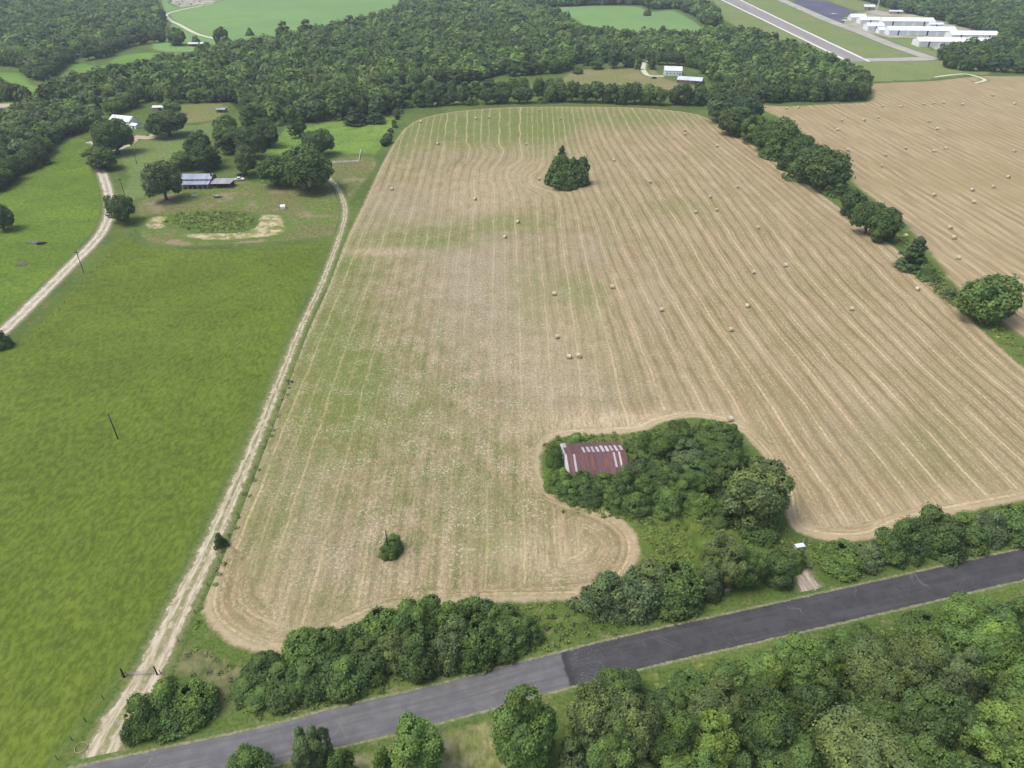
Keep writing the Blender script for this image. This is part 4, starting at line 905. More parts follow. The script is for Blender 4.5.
main_b = [(730,419.5,'round hay bale just above the right end of the barn grove'),(730,330,'round hay bale right of centre, fourth bale up from the barn grove'),(785,265.5,'round hay bale in the right part of the hay field, below the hedgerow middle'),
 (851,309,'round hay bale near the right side, two bales left of the lone tree'),(917,289,'round hay bale at the edge of the field, nearest the lone round tree'),(747,306,'round hay bale between the two next ones on its diagonal, right of centre'),(753,272.5,'round hay bale left of the one below the hedgerow middle'),
 (661,310,'round hay bale just right of the middle of the hay field, standing alone'),(612,287,'round hay bale right of the green patch in the middle of the hay field'),(554,294,'pale round bale left of the green patch in the middle of the field'),(557,337,'pale round bale above the close pair of bales'),
 (569,357,'left bale of the close pair in the middle of the hay field'),(579,356.5,'right bale of the close pair in the middle of the hay field'),(518,222,'hay bale left of centre below the wavy raked lines'),(505,237,'whitish hay bale beside the left grassy patch of the field'),
 (475,199,'round hay bale on the left of the wavy raked lines'),(539,179,'round hay bale just left of the dark cedar clump'),(438,143.5,'round hay bale on the green upper left part of the field'),(526,144,'round hay bale straight above the wavy raked lines'),
 (421,121.5,'round hay bale in the far left corner of the hay field'),(476,118,'left one of two bales near the far end of the hay field'),(489,117.5,'right one of two bales near the far end of the hay field'),(561,118,'round hay bale near the far end, above the cedar clump'),(539,110,'round hay bale touching the far end belt of trees'),
 (614,160,'round hay bale right of and above the cedar clump'),(650,182,'round hay bale right of the cedar clump in mid field'),(684,130,'upper of two close bales near the top right of the field'),(685,134,'lower of two close bales near the top right of the field'),(717,145.5,'round hay bale beside the top of the thick hedgerow'),
 (737,187,'round hay bale beside the thick hedgerow, lower of its pair'),(710,197,'hay bale left of the pair near the thick hedgerow'),(695,212,'small looking hay bale left of a brighter bale, mid right field'),(716,210,'bright hay bale right of a duller bale, mid right field'),(758,228,'hay bale halfway down beside the thick hedgerow'),
 (392,189,'pale hay bale near the left edge of the field top'),(475,200.5,None)]
for px, py, lb in main_b:
    if lb: bale(px, py, lb, 'round bales in the main hay field', 1.0)
far_b = [(786,108),(798,107),(794,120),(799,131),(841,120),(837,129.5),(847,150),(864,120),(878,117),(882,106),(901,106),(923,104),(933,103),(943,102.5),(962,104),(992,95),(1014,103.5),(929,121),(937,128.5),(905,148),(885,155),(881,166),(933,151),(945,148),(1014,151),
  (1008,177),(993,187),(972,190),(973,202),(934,195),(950,228),(954,238),(958,258),(905,236),(899,223),(1030,170),(1040,215),(1060,240)]
far_b.sort(key=lambda q: q[0])
def band(y): return 'top' if y < 112 else 'upper' if y < 135 else 'middle' if y < 170 else 'lower'
cnt = {}
for px, py in far_b:
    k = band(py); i = cnt.get(k, 0); cnt[k] = i+1
    bale(px, py, f"round straw bale, {nth(i)} from the left in the {k} part of the far right field", 'round bales in the far right field', 1.1)

# ------------------------------------------------------------------ buildings
def paint(name, c, rough=.5, spec=.35, streak=.3, vert=True):
    t = NT(name, rough, spec); oc = t.obco(); s_ = t.noise(t.vscale(oc, (3,3,.3) if vert else (2,.3,.3)), 1.2, 4, .6)
    return t.col(t.mix(t.step(s_, .4, .7, 0, streak), c, tuple(v*.62 for v in c)))
m_white = paint('white_metal', hexl(228,232,236,.9)); m_whiteroof = paint('pale_roof', hexl(214,222,228,.9), .45, .4)
m_dark = paint('dark_opening', (.02,.022,.025)); m_glass = NT('window_glass', .15, .6).m; m_glass.node_tree.nodes['Principled BSDF'].inputs['Base Color'].default_value = (.03,.04,.05,1)
m_redwall = paint('red_brown_siding', hexl(118,74,68,.8)); m_wood = paint('weathered_wood', hexl(112,98,84,.8)); m_galv = paint('galvanised_metal', hexl(176,186,198,.8), .4, .5)
m_hangroof = paint('hangar_roof', hexl(226,234,238,.92), .45, .4); m_tan = paint('tan_siding', hexl(176,160,136,.8)); m_black = paint('dark_metal', (.03,.03,.033)); m_blue = paint('dark_blue_paint', (.03,.05,.12), .3, .5)
m_silver = paint('silver_paint', (.4,.41,.43), .3, .5); m_red = paint('dull_red_paint', (.3,.05,.04), .4, .4)
def ribbed(name, c, c2=None, axis=0, pitch=.9, rough=.5):
    """sheet metal with seams; c2 a second weathering colour"""
    t = NT(name, rough, .35); oc = t.obco(); x = t.sep(oc)[axis]
    cell = t.math('FLOOR', t.math('DIVIDE', x, pitch)); nz = t.noise(t.comb(t.math('MULTIPLY', cell, 3.7), 0, 0), 1.3, 1)
    base = t.mix(t.step(nz, .42, .58), c, c2 or tuple(v*.8 for v in c))
    s_ = t.noise(t.vscale(oc, (2.5,.5,.5) if axis == 0 else (.5,2.5,.5)), 1.0, 5, .7)
    base = t.mix(t.step(s_, .4, .7, 0, .55), base, t.mix(1, base, (.55,.5,.5), 'MULTIPLY'))
    tri = t.math('ABSOLUTE', t.math('SUBTRACT', t.math('FRACT', t.math('DIVIDE', x, pitch)), .5))
    base = t.mix(t.step(tri, .42, .5, 0, .4), base, t.mix(1, base, (.5,.5,.5), 'MULTIPLY'))
    t.bump(tri, .04, .6); return t.col(base)
m_rust = ribbed('rusty_red_roof', hexl(118,84,82,.75), hexl(100,74,76,.75), 0, .75)
m_rust2 = ribbed('rust_orange_sheet', hexl(140,90,78,.72), hexl(126,84,76,.72), 0, .75)
m_zinc = ribbed('grey_blue_roof', hexl(158,170,186,.85), hexl(140,152,170,.85), 0, 1.0, .4)
m_zincw = ribbed('pale_white_roof', hexl(222,228,232,.9), hexl(206,214,220,.9), 0, 1.2, .4)

# rusty barn: local x along the ridge, y away from the camera
bx0, by0 = G(594, 466); barn = empty('barn', (bx0, by0, 0), math.radians(5.0))
L2, D2, EV, RG = 7.6, 6.1, 2.7, 4.5
MB().box(-L2,L2,-D2+.1,-D2+.25,0,EV-.05).build('front_wall', m_wood, barn); MB().box(-L2,L2,D2-.25,D2-.1,0,EV-.05).build('rear_wall', m_wood, barn)
for s_ in (-1, 1):
    MB().prism([(-D2+.1,0),(D2-.1,0),(D2-.1,EV-.08),(0,RG-.1),(-D2+.1,EV-.08)], s_*L2-.08, s_*L2+.08).build('gable_wall', m_white if s_ < 0 else m_wood, barn)
def slope(y0, z0_, y1, z1, x0, x1, lift=0, th=.06):
    b = MB(); return b.slab((x0,y0,z0_+lift),(x1,y0,z0_+lift),(x1,y1,z1+lift),(x0,y1,z1+lift), th)
rf = slope(-D2-.5, EV-.15, 0, RG, -L2-.3, L2+.3).build('roof_slope', m_rust, barn)
rb = MB().slab((-L2-.3,0,RG),(L2+.3,0,RG),(L2+.3,D2+.5,EV-.15),(-L2-.3,D2+.5,EV-.15), .06).build('roof_slope', m_rust, barn)
def fz(y): return RG+(EV-.15-RG)*abs(y)/(D2+.5)
m_sheetw = ribbed('bare_white_sheet', hexl(204,198,198,.8), hexl(176,172,178,.8), 0, .75)
def patch(x0, x1, y0, y1, mat, parent, lift=.05):
    a = MB().slab((x0,y0,fz(y0)+lift),(x1,y0,fz(y0)+lift),(x1,y1,fz(y1)+lift),(x0,y1,fz(y1)+lift), .03)
    a.build('roof_sheet', mat, parent)
for k in range(9): patch(-3.0+k*1.22+random.uniform(-.06,.06), -3.0+k*1.22+.66+random.uniform(-.1,.1), random.uniform(.2,.6), random.uniform(3.5,4.2), m_sheetw, rb)
patch(-5.8,-5.25,-5.4,-.2,m_sheetw,rf); patch(4.5,5.05,-4.6,-.2,m_sheetw,rf); patch(5.9,6.35,-4.9,-.2,m_sheetw,rf); patch(-1.4,-.7,-5.2,-.3,m_rust2,rf); patch(2.2,2.8,-4.4,-1.6,m_rust2,rf); patch(-2.6,-2.3,-4.0,-.6,m_rust2,rf)
patch(-8.1,-6.7,4.2,6.9,m_sheetw,rb)
MB().slab((-L2-.36,-D2-.3,EV-.08),(-L2+.25,-D2-.3,EV-.08),(-L2+.25,-.1,RG+.03),(-L2-.36,-.1,RG+.03), .05).build('gable_flashing', m_sheetw, barn)
MB().slab((-L2-.36,.1,RG+.03),(-L2-.02,.1,RG+.03),(-L2-.02,D2+.4,EV-.06),(-L2-.36,D2+.4,EV-.06), .05).build('gable_flashing', m_sheetw, barn)
MB().box(-1.6,1.4,-D2+.02,-D2+.08,0,2.3).build('door', m_dark, barn); MB().box(4,5.2,-D2+.02,-D2+.08,.9,1.9).build('window', m_dark, barn)
tag(barn, 'old low barn with rusty red metal roof and white patch sheets, among bushes', 'barn')

def shed(name, px, py, L, D, ev, rg, rot, wallm, roofm, label, cat, windows=(), doors=(), over=.35, gable=None, group=None, chim=False):
    x, y = G(px, py); o = empty(name, (x, y, 0), math.radians(rot)); L/=2; D/=2
    MB().box(-L+.1,L-.1,-D,-D+.15,0,ev-.05).build('wall', wallm, o); MB().box(-L+.1,L-.1,D-.15,D,0,ev-.05).build('wall', wallm, o)
    for s_ in (-1, 1): MB().prism([(-D+.002,0),(D-.002,0),(D-.002,ev-.06),(0,rg-.08),(-D+.002,ev-.06)], s_*(L-.05)-.05, s_*(L-.05)+.05).build('gable_wall', gable or wallm, o)
    sl = (rg-ev)/D
    MB().slab((-L-over,-D-over,ev-sl*over),(L+over,-D-over,ev-sl*over),(L+over,0,rg),(-L-over,0,rg),.05).build('roof', roofm, o)
    MB().slab((-L-over,0,rg),(L+over,0,rg),(L+over,D+over,ev-sl*over),(-L-over,D+over,ev-sl*over),.05).build('roof', roofm, o)
    for wx in windows:
        f = MB().box(wx-.55,wx+.55,-D-.05,-D+.0-.002,1.0,2.1).build('window', m_white, o); MB().box(wx-.45,wx+.45,-D-.07,-D-.052,1.1,2.0).build('pane', m_glass, f)
    for (dx, dw) in doors: MB().box(dx-dw/2,dx+dw/2,-D-.05,-D-.002,0,min(ev-.4,2.1 if dw < 2 else 3.2)).build('door', m_dark, o)
    if chim: MB().box(L*.3,L*.3+.6,-.3,.3,rg-.5,rg+.7).build('chimney', m_redwall, o)
    return tag(o, label, cat, group)

# long farmhouse with two-tier roof and right wing
fx, fy = G(196.5, 186); fh = empty('farmhouse', (fx, fy, 0), math.radians(2))
hl = 9.0
for q_ in ((-hl+.3,hl-.3,-1.0,-.85,0,4.0),(-hl+.3,hl-.3,6.4,6.55,0,3.6),(-hl+.3,-hl+.45,-.85,6.4,0,3.6),(hl-.45,hl-.3,-.85,6.4,0,3.6)): MB().box(*q_).build('wall', m_tan, fh)
MB().slab((-hl,-1.6,4.0),(hl,-1.6,4.0),(hl,2.8,5.6),(-hl,2.8,5.6),.08).build('main_roof', m_zinc, fh); MB().slab((-hl,2.8,5.6),(hl,2.8,5.6),(hl,7,3.9),(-hl,7,3.9),.08).build('main_roof', m_zinc, fh)
MB().prism([(-1.0,0),(6.5,0),(6.5,3.8),(2.8,5.4),(-1.0,3.95)], hl-.28, hl-.02).build('gable_wall', m_redwall, fh)
MB().slab((-hl+1.2,-5.4,2.5),(hl-.6,-5.4,2.5),(hl-.6,-1.02,3.3),(-hl+1.2,-1.02,3.3),.07).build('porch_roof', m_zinc, fh)
for k in range(7): MB().box(-hl+1.3+k*2.55,-hl+1.42+k*2.55,-5.3,-5.18,0,2.46).build('porch_post', m_white, fh)
for k in range(6):
    w_ = MB().box(-hl+1.8+k*2.7,-hl+3.1+k*2.7,-1.06,-1.003,3.32,3.85).build('window', m_white, fh); MB().box(-hl+1.9+k*2.7,-hl+3.0+k*2.7,-1.08,-1.062,3.38,3.8).build('pane', m_glass, w_)
MB().box(-2,-1,-1.06,-1.003,0,2.1).build('door', m_dark, fh)
MB().box(hl-.9,hl-.1,.6,1.3,5.0,6.4).build('chimney', m_redwall, fh)
MB().slab((hl+.1,-4.6,2.5),(hl+10.2,-4.6,2.5),(hl+11.4,1.4,3.5),(hl+.1,1.4,3.5),.08).build('wing_roof', ribbed('grey_wing_roof', hexl(160,164,170,.85), hexl(140,144,152,.85), 0, 1.0), fh)
MB().box(hl+1.2,hl+5.4,1.6,4.6,2.2,2.35).build('rear_porch_roof', m_redwall, fh)
for xx, yy in ((hl+.4,-4.4),(hl+3.4,-4.4),(hl+6.6,-4.4),(hl+9.8,-4.4),(hl+10.8,1.1),(hl+5.4,1.1)): MB().box(xx-.07,xx+.07,yy-.07,yy+.07,0,2.45).build('post', m_wood, fh)
MB().box(hl+.2,hl+10.4,1.16,1.3,0,2.9).build('wing_wall', m_redwall, fh)
tag(fh, 'long farmhouse with two tier grey blue metal roof, red gable and open carport wing', 'farmhouse')

shed('gabled_house', 125, 124, 16.5, 9, 3.2, 5.6, -18, m_white, m_zincw, 'white gabled metal house partly behind the big dark oak', 'house', (-5,-2,1.5), ((4.5,1),), chim=False)
shed('lean_to', 136, 128, 5, 4, 2.2, 3.2, -25, m_white, m_whiteroof, 'small white outbuilding joined close to the white gabled house', 'shed', (), ((0,1.2),))
shed('metal_shed', 160, 110, 8, 5, 2.4, 3.2, 4, m_tan, m_zincw, 'small shed with white roof behind the spreading oak', 'shed', (), ((1,2.2),))
shed('open_shed', 222, 112, 6, 4, 2.2, 2.8, 0, m_wood, m_zinc, 'tiny grey roofed shed beside the loose tree cluster', 'shed', (), ((0,2.4),))
shed('metal_shed', 77, 57, 11, 7, 2.8, 4.2, 6, m_tan, m_zincw, 'little shed with pale blue roof at the edge of the far left wood', 'shed', (), ((2,2.5),))
shed('long_barn', 199, 46, 20, 7, 2.6, 3.6, 0, m_redwall, m_zincw, 'long low barn with pinkish white roof beyond the wood', 'barn', (), ((-4,3),(4,3)))
shed('small_house', 9, 110, 10, 8, 2.8, 4.4, 10, m_white, m_tan, 'pale house half hidden by the clump at the left edge', 'house', (-3,0,3), ())
# white roofed house with red brown wing
m_brown = paint('faded_brown_siding', hexl(126,100,94,.8))
shed('white_roofed_house', 672.5, 74.5, 15, 11, 4.2, 6.8, -8, m_white, m_zincw, 'white roofed house beyond the belt of trees', 'house', (-5,-2,1,4), ((6,1),))
shed('workshop', 690, 82.5, 20, 13, 2.9, 4.6, -20, m_brown, ribbed('blue_white_roof', hexl(206,216,226,.9), hexl(190,202,214,.9), 0, 1.4, .4), 'long pale roofed workshop with red brown walls beside the white roofed house', 'workshop', (-7,-3,1), ((6,3),))
# hangars
m_hdoor = paint('hangar_door', hexl(206,214,218,.9))
def hangar(px0, px1, py, D, ev, rg, rot, label, doors):
    cx, cy = G((px0+px1)/2, py); L = (px1-px0)/scale(py)
    o = shed('hangar', (px0+px1)/2, py, L, D, ev, rg, rot, m_white, m_hangroof, label, 'hangar', over=.3, group='white airfield hangars')
    n = doors
    for k in range(n):
        xx = -L/2+(k+.5)*L/n; MB().box(xx-L/n*.36,xx+L/n*.36,-D/2-.06,-D/2-.003,0,ev-.5).build('door', m_hdoor, o)
    for k in range(1, n, 3):
        xx = -L/2+k*L/n; MB().box(xx-.9,xx+.9,-D/2-.1,-D/2-.004,0,ev-.1).build('gap_panel', m_dark, o)
    return o
hangar(916,1004,46,18,5.4,8.2,-4,'longest white hangar, nearest row beside the dark wood',9)
hangar(886,951,34.5,19,5.4,8.6,-4,'long white hangar in the second row from the dark wood',7)
hangar(877,888,33,12,4,6.2,-4,'short white hangar at the left end of the second row',1)
hangar(948,993,39,18,5.4,8.4,-4,'white hangar behind the longest one, toward the right',5)
hangar(880,930,25,19,5.4,8.6,-4,'white hangar in the back row, behind the long ones',5)
hangar(865,881,30,16,5.2,8,-4,'white hangar near the taxiway, left of the second row',2)
hangar(858,878,23.5,15,5,7.6,-4,'medium white hangar beside the dark apron',2)
hangar(849,864,20,13,4,7,-4,'pale arched looking hangar at the corner of the dark apron',1)
hangar(928,941,27,10,3.6,5,-4,'small low hangar right of the back row',2)
shed('terminal_building', 868, 9.5, 15, 11, 4, 6.5, -4, m_tan, m_zincw, 'small white roofed terminal building behind the dark apron', 'terminal', (-5,-2,2,5), ((0,2),))
shed('metal_shed', 895, 13.5, 18, 7, 3, 4.2, -6, m_tan, m_zincw, 'low pale roofed store behind the back row of hangars', 'shed', (), ((3,3),))
shed('small_house', 1004, 36, 13, 9, 3.4, 5.2, 20, m_tan, m_zincw, 'pale roofed house peeping over the dark wood right of the hangars', 'house', (-3,3), ())
shed('small_house', 917, 9, 9, 8, 4, 6.5, 30, m_white, m_zincw, 'pale house in a gap of the far dark wood', 'house', (-2,2), ())
# beacon tower
x, y = G(876.5, 11); bt = empty('beacon_tower', (x, y, 0))
lat = MB()
for sx in (-1, 1):
    for sy in (-1, 1): lat.tube([(sx*1.1, sy*1.1, 0), (sx*.35, sy*.35, 16)], .10, 5)
for k in range(8):
    z = 2*k; w0 = 1.1-.75*z/16; w1 = 1.1-.75*(z+2)/16
    for s_ in (-1, 1):
        lat.tube([(-w0, s_*w0, z), (w1, s_*w1, z+2)], .05, 4); lat.tube([(s_*w0, w0, z), (s_*w1, -w1, z+2)], .05, 4)
lat.build('lattice', m_white, bt); MB().box(-.9,.9,-.9,.9,16,16.15).build('platform', m_white, bt); MB().tube([(0,0,16.15),(0,0,16.6),(0,0,17.2)], [.3,.4,.3], 10).build('beacon', m_galv, bt)
tag(bt, 'thin white lattice beacon tower beside the terminal building', 'tower')

# ------------------------------------------------------------------ vehicles and aircraft
def car(px, py, rot, body, label, group=None, pickup=False, name='parked_car'):
    x, y = G(px, py); o = empty(name, (x, y, 0), math.radians(rot))
    if pickup: prof = [(-2.6,.45),(2.6,.45),(2.65,.95),(1.5,1.1),(.9,1.75),(-.6,1.75),(-.75,1.1),(-2.6,1.1)]
    else: prof = [(-2.2,.4),(2.25,.4),(2.3,.8),(1.2,1.0),(.5,1.5),(-1.2,1.5),(-1.9,1.0),(-2.25,.95)]
    MB().prism(prof, -.88, .88).build('body', body, o)
    g = MB(); zt = prof[4][1]; g.box(-.9,.9,prof[5][0]+.1,prof[4][0]-.25,1.12,zt-.12); g.build('side_windows', m_glass, o)
    MB().slab((-.8,prof[3][0]-.12,1.14),(.8,prof[3][0]-.12,1.14),(.75,prof[4][0]+.02,zt),(-.75,prof[4][0]+.02,zt),-.03).build('windscreen', m_glass, o)
    for sx in (-1, 1):
        for wy in (-1.45, 1.45):
            w = MB().tube([(sx*.70,wy,.34),(sx*.92,wy,.34)], .34, 14).build('wheel', m_black, o); MB().tube([(sx*.90,wy,.34),(sx*.935,wy,.34)], .2, 10).build('hub', m_silver, w)
    return tag(o, label, 'pickup' if pickup else 'car', group)
m_carw = paint('white_car_paint', (.75,.76,.78), .3, .5, .1)
car(241, 176, 80, m_black, 'dark parked car right of the farmhouse carport', pickup=False)
car(239.5, 180.5, 100, m_carw, 'white pickup truck parked just right of the farmhouse carport', pickup=True, name='pickup_truck')
car(161, 119, 70, m_carw, 'white car parked between the white gabled house and the spreading oak')
car(183, 119, 85, m_black, 'dark parked pickup on the bare ground right of the spreading oak', pickup=True, name='pickup_truck')
car(654, 78.6, 90, m_black, 'dark car standing beside the drive of the white roofed house')
cols = [(m_blue,'dark blue'),(m_carw,'white'),(m_silver,'silver'),(m_black,'black'),(m_blue,'dark blue'),(m_carw,'white'),(m_silver,'silver'),(m_blue,'dark blue'),(m_red,'red'),(m_carw,'white'),(m_black,'black'),(m_carw,'white')]
for i, (m, cn) in enumerate(cols):
    back = i % 2 == 0
    car(171+i*2.9, 1.6 if back else 4.6, 12+random.uniform(-8, 8), m, f"{cn} car, {nth(i//2)} from the left in the {'back' if back else 'front'} row of the far parking ground", 'cars on the far parking ground')
def plane(px, py, rot, label):
    x, y = G(px, py); o = empty('light_aircraft', (x, y, 0), math.radians(rot))
    MB().tube([(0,-3.6,1.3),(0,-2.6,1.3),(0,-.6,1.35),(0,1.0,1.2),(0,2.6,1.1),(0,3.2,1.1)], [.1,.3,.6,.62,.45,.2], 12).build('fuselage', m_carw, o)
    MB().slab((-5.4,.1,1.95),(5.4,.1,1.95),(5.4,1.5,1.98),(-5.4,1.5,1.98),.14).build('wing', m_carw, o)
    MB().slab((-1.7,-3.6,1.35),(1.7,-3.6,1.35),(1.7,-2.9,1.37),(-1.7,-2.9,1.37),.07).build('tailplane', m_carw, o)
    MB().box(-.05,.05,-3.7,-2.8,1.4,2.7).build('fin', m_blue, o); MB().box(-.5,.5,.5,1.5,1.55,1.92).build('cabin_glass', m_glass, o)
    for a in ((-.9,.3),(.9,.3),(0,2.3)):
        MB().tube([(a[0]*.5,a[1],1.0),(a[0],a[1],.25)], .06, 6).build('gear_leg', m_silver, o); MB().tube([(a[0]-.09,a[1],.22),(a[0]+.09,a[1],.22)], .22, 10).build('wheel', m_black, o)
    MB().box(-.9,.9,3.22,3.27,1.03,1.17).build('propeller', m_black, o)
    return tag(o, label, 'aircraft', 'light aircraft on the apron')
plane(844, 21.5, 40, 'small white light aircraft at the apron corner nearest the hangars')
plane(833, 15, -60, 'small white light aircraft in the middle of the dark apron')
plane(848, 19, 10, 'small white light aircraft just in front of the corner hangar')

# ------------------------------------------------------------------ poles, gate, fences, small things
m_pole = paint('pole_wood', hexl(62,56,48,.8), .9, .1)
def pole(bxp, byp, h, label, arm=True, rad=.16):
    x, y = G(bxp, byp); o = empty('utility_pole', (x, y, 0), .3)
    MB().tube([(0,0,-.3),(0,0,h*.5),(0,0,h)], [rad,rad*.85,rad*.62], 10).build('post', m_pole, o)
    if arm:
        MB().box(-1.0,1.0,-.06,.06,h-.75,h-.6).build('crossarm', m_pole, o)
        for xx in (-.85, 0, .85): MB().tube([(xx,0,h-.6 if xx else h),(xx,0,(h-.6 if xx else h)+.22)], [.06,.045], 8).build('insulator', m_galv, o)
    MB().tube([(.24,0,h-2.0),(.24,0,h-1.2)], .16, 10).build('transformer', m_galv, o)
    return tag(o, label, 'pole', 'wooden utility poles')
pole(118, 439, 8.6, 'tall dark utility pole alone in the middle of the olive pasture', False)
pole(84, 273, 9.5, 'utility pole beside the lower gravel lane')
pole(125, 196, 9.0, 'utility pole behind the tree at the gravel lane bend')
pole(137, 164, 9.0, 'utility pole in the grass below the white gabled house', False)
pole(389, 556, 8.0, 'dark pole rising out of the lone bush in the hay field', False)
pole(250, 60, 8.0, 'weathered utility pole at the back of the wood below the far field', False)
def post_obj(px, py, h, r, label, mat, name='gate_post', group=None, cat='post'):
    x, y = G(px, py); o = MB().tube([(0,0,-.2),(0,0,h*.6),(0,0,h)], [r,r*.95,r*.85], 9).build(name, mat, loc=(x, y, 0)); return tag(o, label, cat, group)
post_obj(124.5, 677, 2.6, .17, 'thick dark gate post on the left side of the dirt track', m_pole)
post_obj(157.5, 675, 2.6, .15, 'thick dark gate post on the right side of the dirt track', m_pole)
gx0, gy0 = G(126, 676); gx1, gy1 = G(156, 674.5); ang = math.atan2(gy1-gy0, gx1-gx0); gl = math.hypot(gx1-gx0, gy1-gy0)
m_gate = paint('dull_gate_steel', (.10,.10,.10))
gate = empty('field_gate', (gx0, gy0, 0), ang)
MB().tube([(.2,0,.25),(.2,0,1.35)], .035, 6).build('stile', m_gate, gate); MB().tube([(gl-.2,0,.25),(gl-.2,0,1.35)], .035, 6).build('stile', m_gate, gate)
for z in (.27,.5,.75,1.0,1.33): MB().tube([(.2,0,z),(gl-.2,0,z)], .02, 6).build('rail', m_gate, gate)
MB().tube([(.2,0,.27),(gl*.5,0.0,1.3)], .022, 6).build('brace', m_gate, gate)
tag(gate, 'thin grey tubular field gate across the dirt track', 'gate')
m_fpost = paint('fence_post_wood', hexl(120,112,98,.8), .9, .1)
def fence(name, path, sp, h, label, wires=(.4,.8,1.15), pr=.085, mat=None, rail=False, wr=.006):
    P = GP(path); d = np.r_[0, np.cumsum(np.linalg.norm(np.diff(P, axis=0), axis=1))]; n = int(d[-1]/sp)+1; q = np.linspace(0, d[-1], n)
    X = np.interp(q, d, P[:,0]); Y = np.interp(q, d, P[:,1]); o = empty(name, (X[0], Y[0], 0))
    me = MB().tube([(0,0,-.2),(0,0,h)], [pr,pr*.9], 7).mesh('post', mat or m_fpost)
    for x, y in zip(X, Y): link('post', me, o, (x-X[0], y-Y[0], 0), 0)
    for z in wires:
        if rail: MB().tube([(x-X[0], y-Y[0], z) for x, y in zip(X, Y)], .06, 4).build('rail', mat or m_fpost, o)
        else: MB().tube([(x-X[0], y-Y[0], z) for x, y in zip(X, Y)], wr, 4).build('wire', m_galv, o)
    return tag(o, label, 'fence')
fence('wire_fence', [(86,722),(74,738),(60,756),(44,780)], 3.2, 1.35, 'wire fence between the olive pasture and the mouth of the dirt track')
fence('wire_fence', [(86,722),(104,698),(123,678)], 3.5, 1.35, 'wire fence from the pasture corner up to the left gate post')
fence('wire_fence', [(161,674),(198,608),(219,562),(243,505),(264,450),(287,390),(310,332),(330,285),(345,248)], 7, 1.25, 'long wire fence on the right side of the dirt track', wires=(.5,1.1))
fence('rail_fence', [(314,163.5),(332,163.5),(346,163),(359,162.5)], 3.2, 1.3, 'white rail fence along the front of the bright green paddock', (.5,.85,1.2), .07, m_white, True)
fence('rail_fence', [(359,162),(360,156),(361,151)], 3.2, 1.3, 'white rail fence running back up the right side of the paddock', (.5,.85,1.2), .07, m_white, True)
fence('wire_fence', [(140,227),(120,246),(98,268),(70,298),(40,330)], 5, 1.2, 'wire fence along the right side of the gravel lane', wires=(.5,1.1))
# white arched calf hutch / small thing in the yard, troughs, debris, box by the driveway
x, y = G(283, 208.5); hut = empty('stock_shelter', (x, y, 0), .3)
pr = [(-1.3,0)]+[(-1.3*math.cos(a), 1.0+.9*math.sin(a)) for a in np.linspace(0, math.pi, 10)]+[(1.3,0)]
inn = [(q*.9, max(0, z*.93)) for q, z in pr]
b = MB(); n = len(pr); V = [(xx, q, z) for xx in (-1.1, 1.1) for q, z in pr]+[(xx, q, z) for xx in (-1.1, 1.1) for q, z in inn]
Fc = []
for i in range(n-1): Fc += [(i, i+1, n+i+1, n+i), (2*n+i, 3*n+i, 3*n+i+1, 2*n+i+1), (i, 2*n+i, 2*n+i+1, i+1), (n+i, n+i+1, 3*n+i+1, 3*n+i)]
b.add(V, Fc).build('shell', m_white, hut); MB().box(-1.05,-.98,-1.1,1.1,0,1.6).build('back_panel', m_galv, hut)
tag(hut, 'small white arched stock shelter on the bare yard beside the sandy bank', 'shelter')
def trough(px, py, L, rot, label, mat):
    x, y = G(px, py); o = empty('water_trough', (x, y, 0), rot)
    b = MB(); w = .55; b.box(-L,L,-w,-w+.07,0,.65); b.box(-L,L,w-.07,w,0,.65); b.box(-L,-L+.07,-w+.07,w-.07,0,.65); b.box(L-.07,L,-w+.07,w-.07,0,.65); b.box(-L+.07,L-.07,-w+.07,w-.07,0,.08); b.build('tank', mat, o)
    MB().box(-L+.08,L-.08,-w+.08,w-.08,.45,.5).build('water', m_glass, o); return tag(o, label, 'trough')
trough(195, 195.5, 1.5, .1, 'white oblong trough on the grass in front of the farmhouse porch', m_white)
x, y = G(218, 197.5); tr_ = empty('farm_trailer', (x, y, 0), .2)
MB().box(-1.9,1.7,-.85,.85,.55,.68).build('deck', m_wood, tr_); MB().box(-1.9,-1.84,-.85,.85,.68,1.3).build('headboard', m_galv, tr_); MB().tube([(1.7,0,.6),(2.9,0,.5)], .06, 6).build('drawbar', m_black, tr_)
for s_ in (-1, 1): MB().tube([(0,s_*.9,.36),(0,s_*1.08,.36)], .36, 12).build('wheel', m_black, tr_)
MB().box(-1.2,.6,-.5,.5,.682,1.25).build('load', m_galv, tr_)
tag(tr_, 'small dark farm trailer with a grey load on the grass right of the trough', 'trailer')
def rubble(px, py, R, label, mat, n=12, name='brush_pile'):
    x, y = G(px, py); r = random.Random(px); b = MB()
    for k in range(n*3):
        a = r.uniform(0, 6.28); q = R*math.sqrt(r.random()); z = r.uniform(.1, .7); l = r.uniform(.6, 1.5); c = r.uniform(0, 6.28)
        b.tube([(math.cos(a)*q-math.cos(c)*l, (math.sin(a)*q-math.sin(c)*l)*.7, z*.4), (math.cos(a)*q, math.sin(a)*q*.7, z), (math.cos(a)*q+math.cos(c)*l, (math.sin(a)*q+math.sin(c)*l)*.7, z*.5)], [.10,.14,.05], 5)
    return tag(b.build(name, mat, loc=(x, y, .05)), label, 'brush pile')
rubble(32, 243, 2.6, 'larger heap of grey branches in the left meadow', m_twig); rubble(41, 244, 1.6, 'small dark heap of branches right of the larger one', m_pole); rubble(22, 265, 1.8, 'lower heap of pale branches in the left meadow', m_twig)
x, y = G(799, 548.5); cb = empty('utility_cabinet', (x, y, 0), .2)
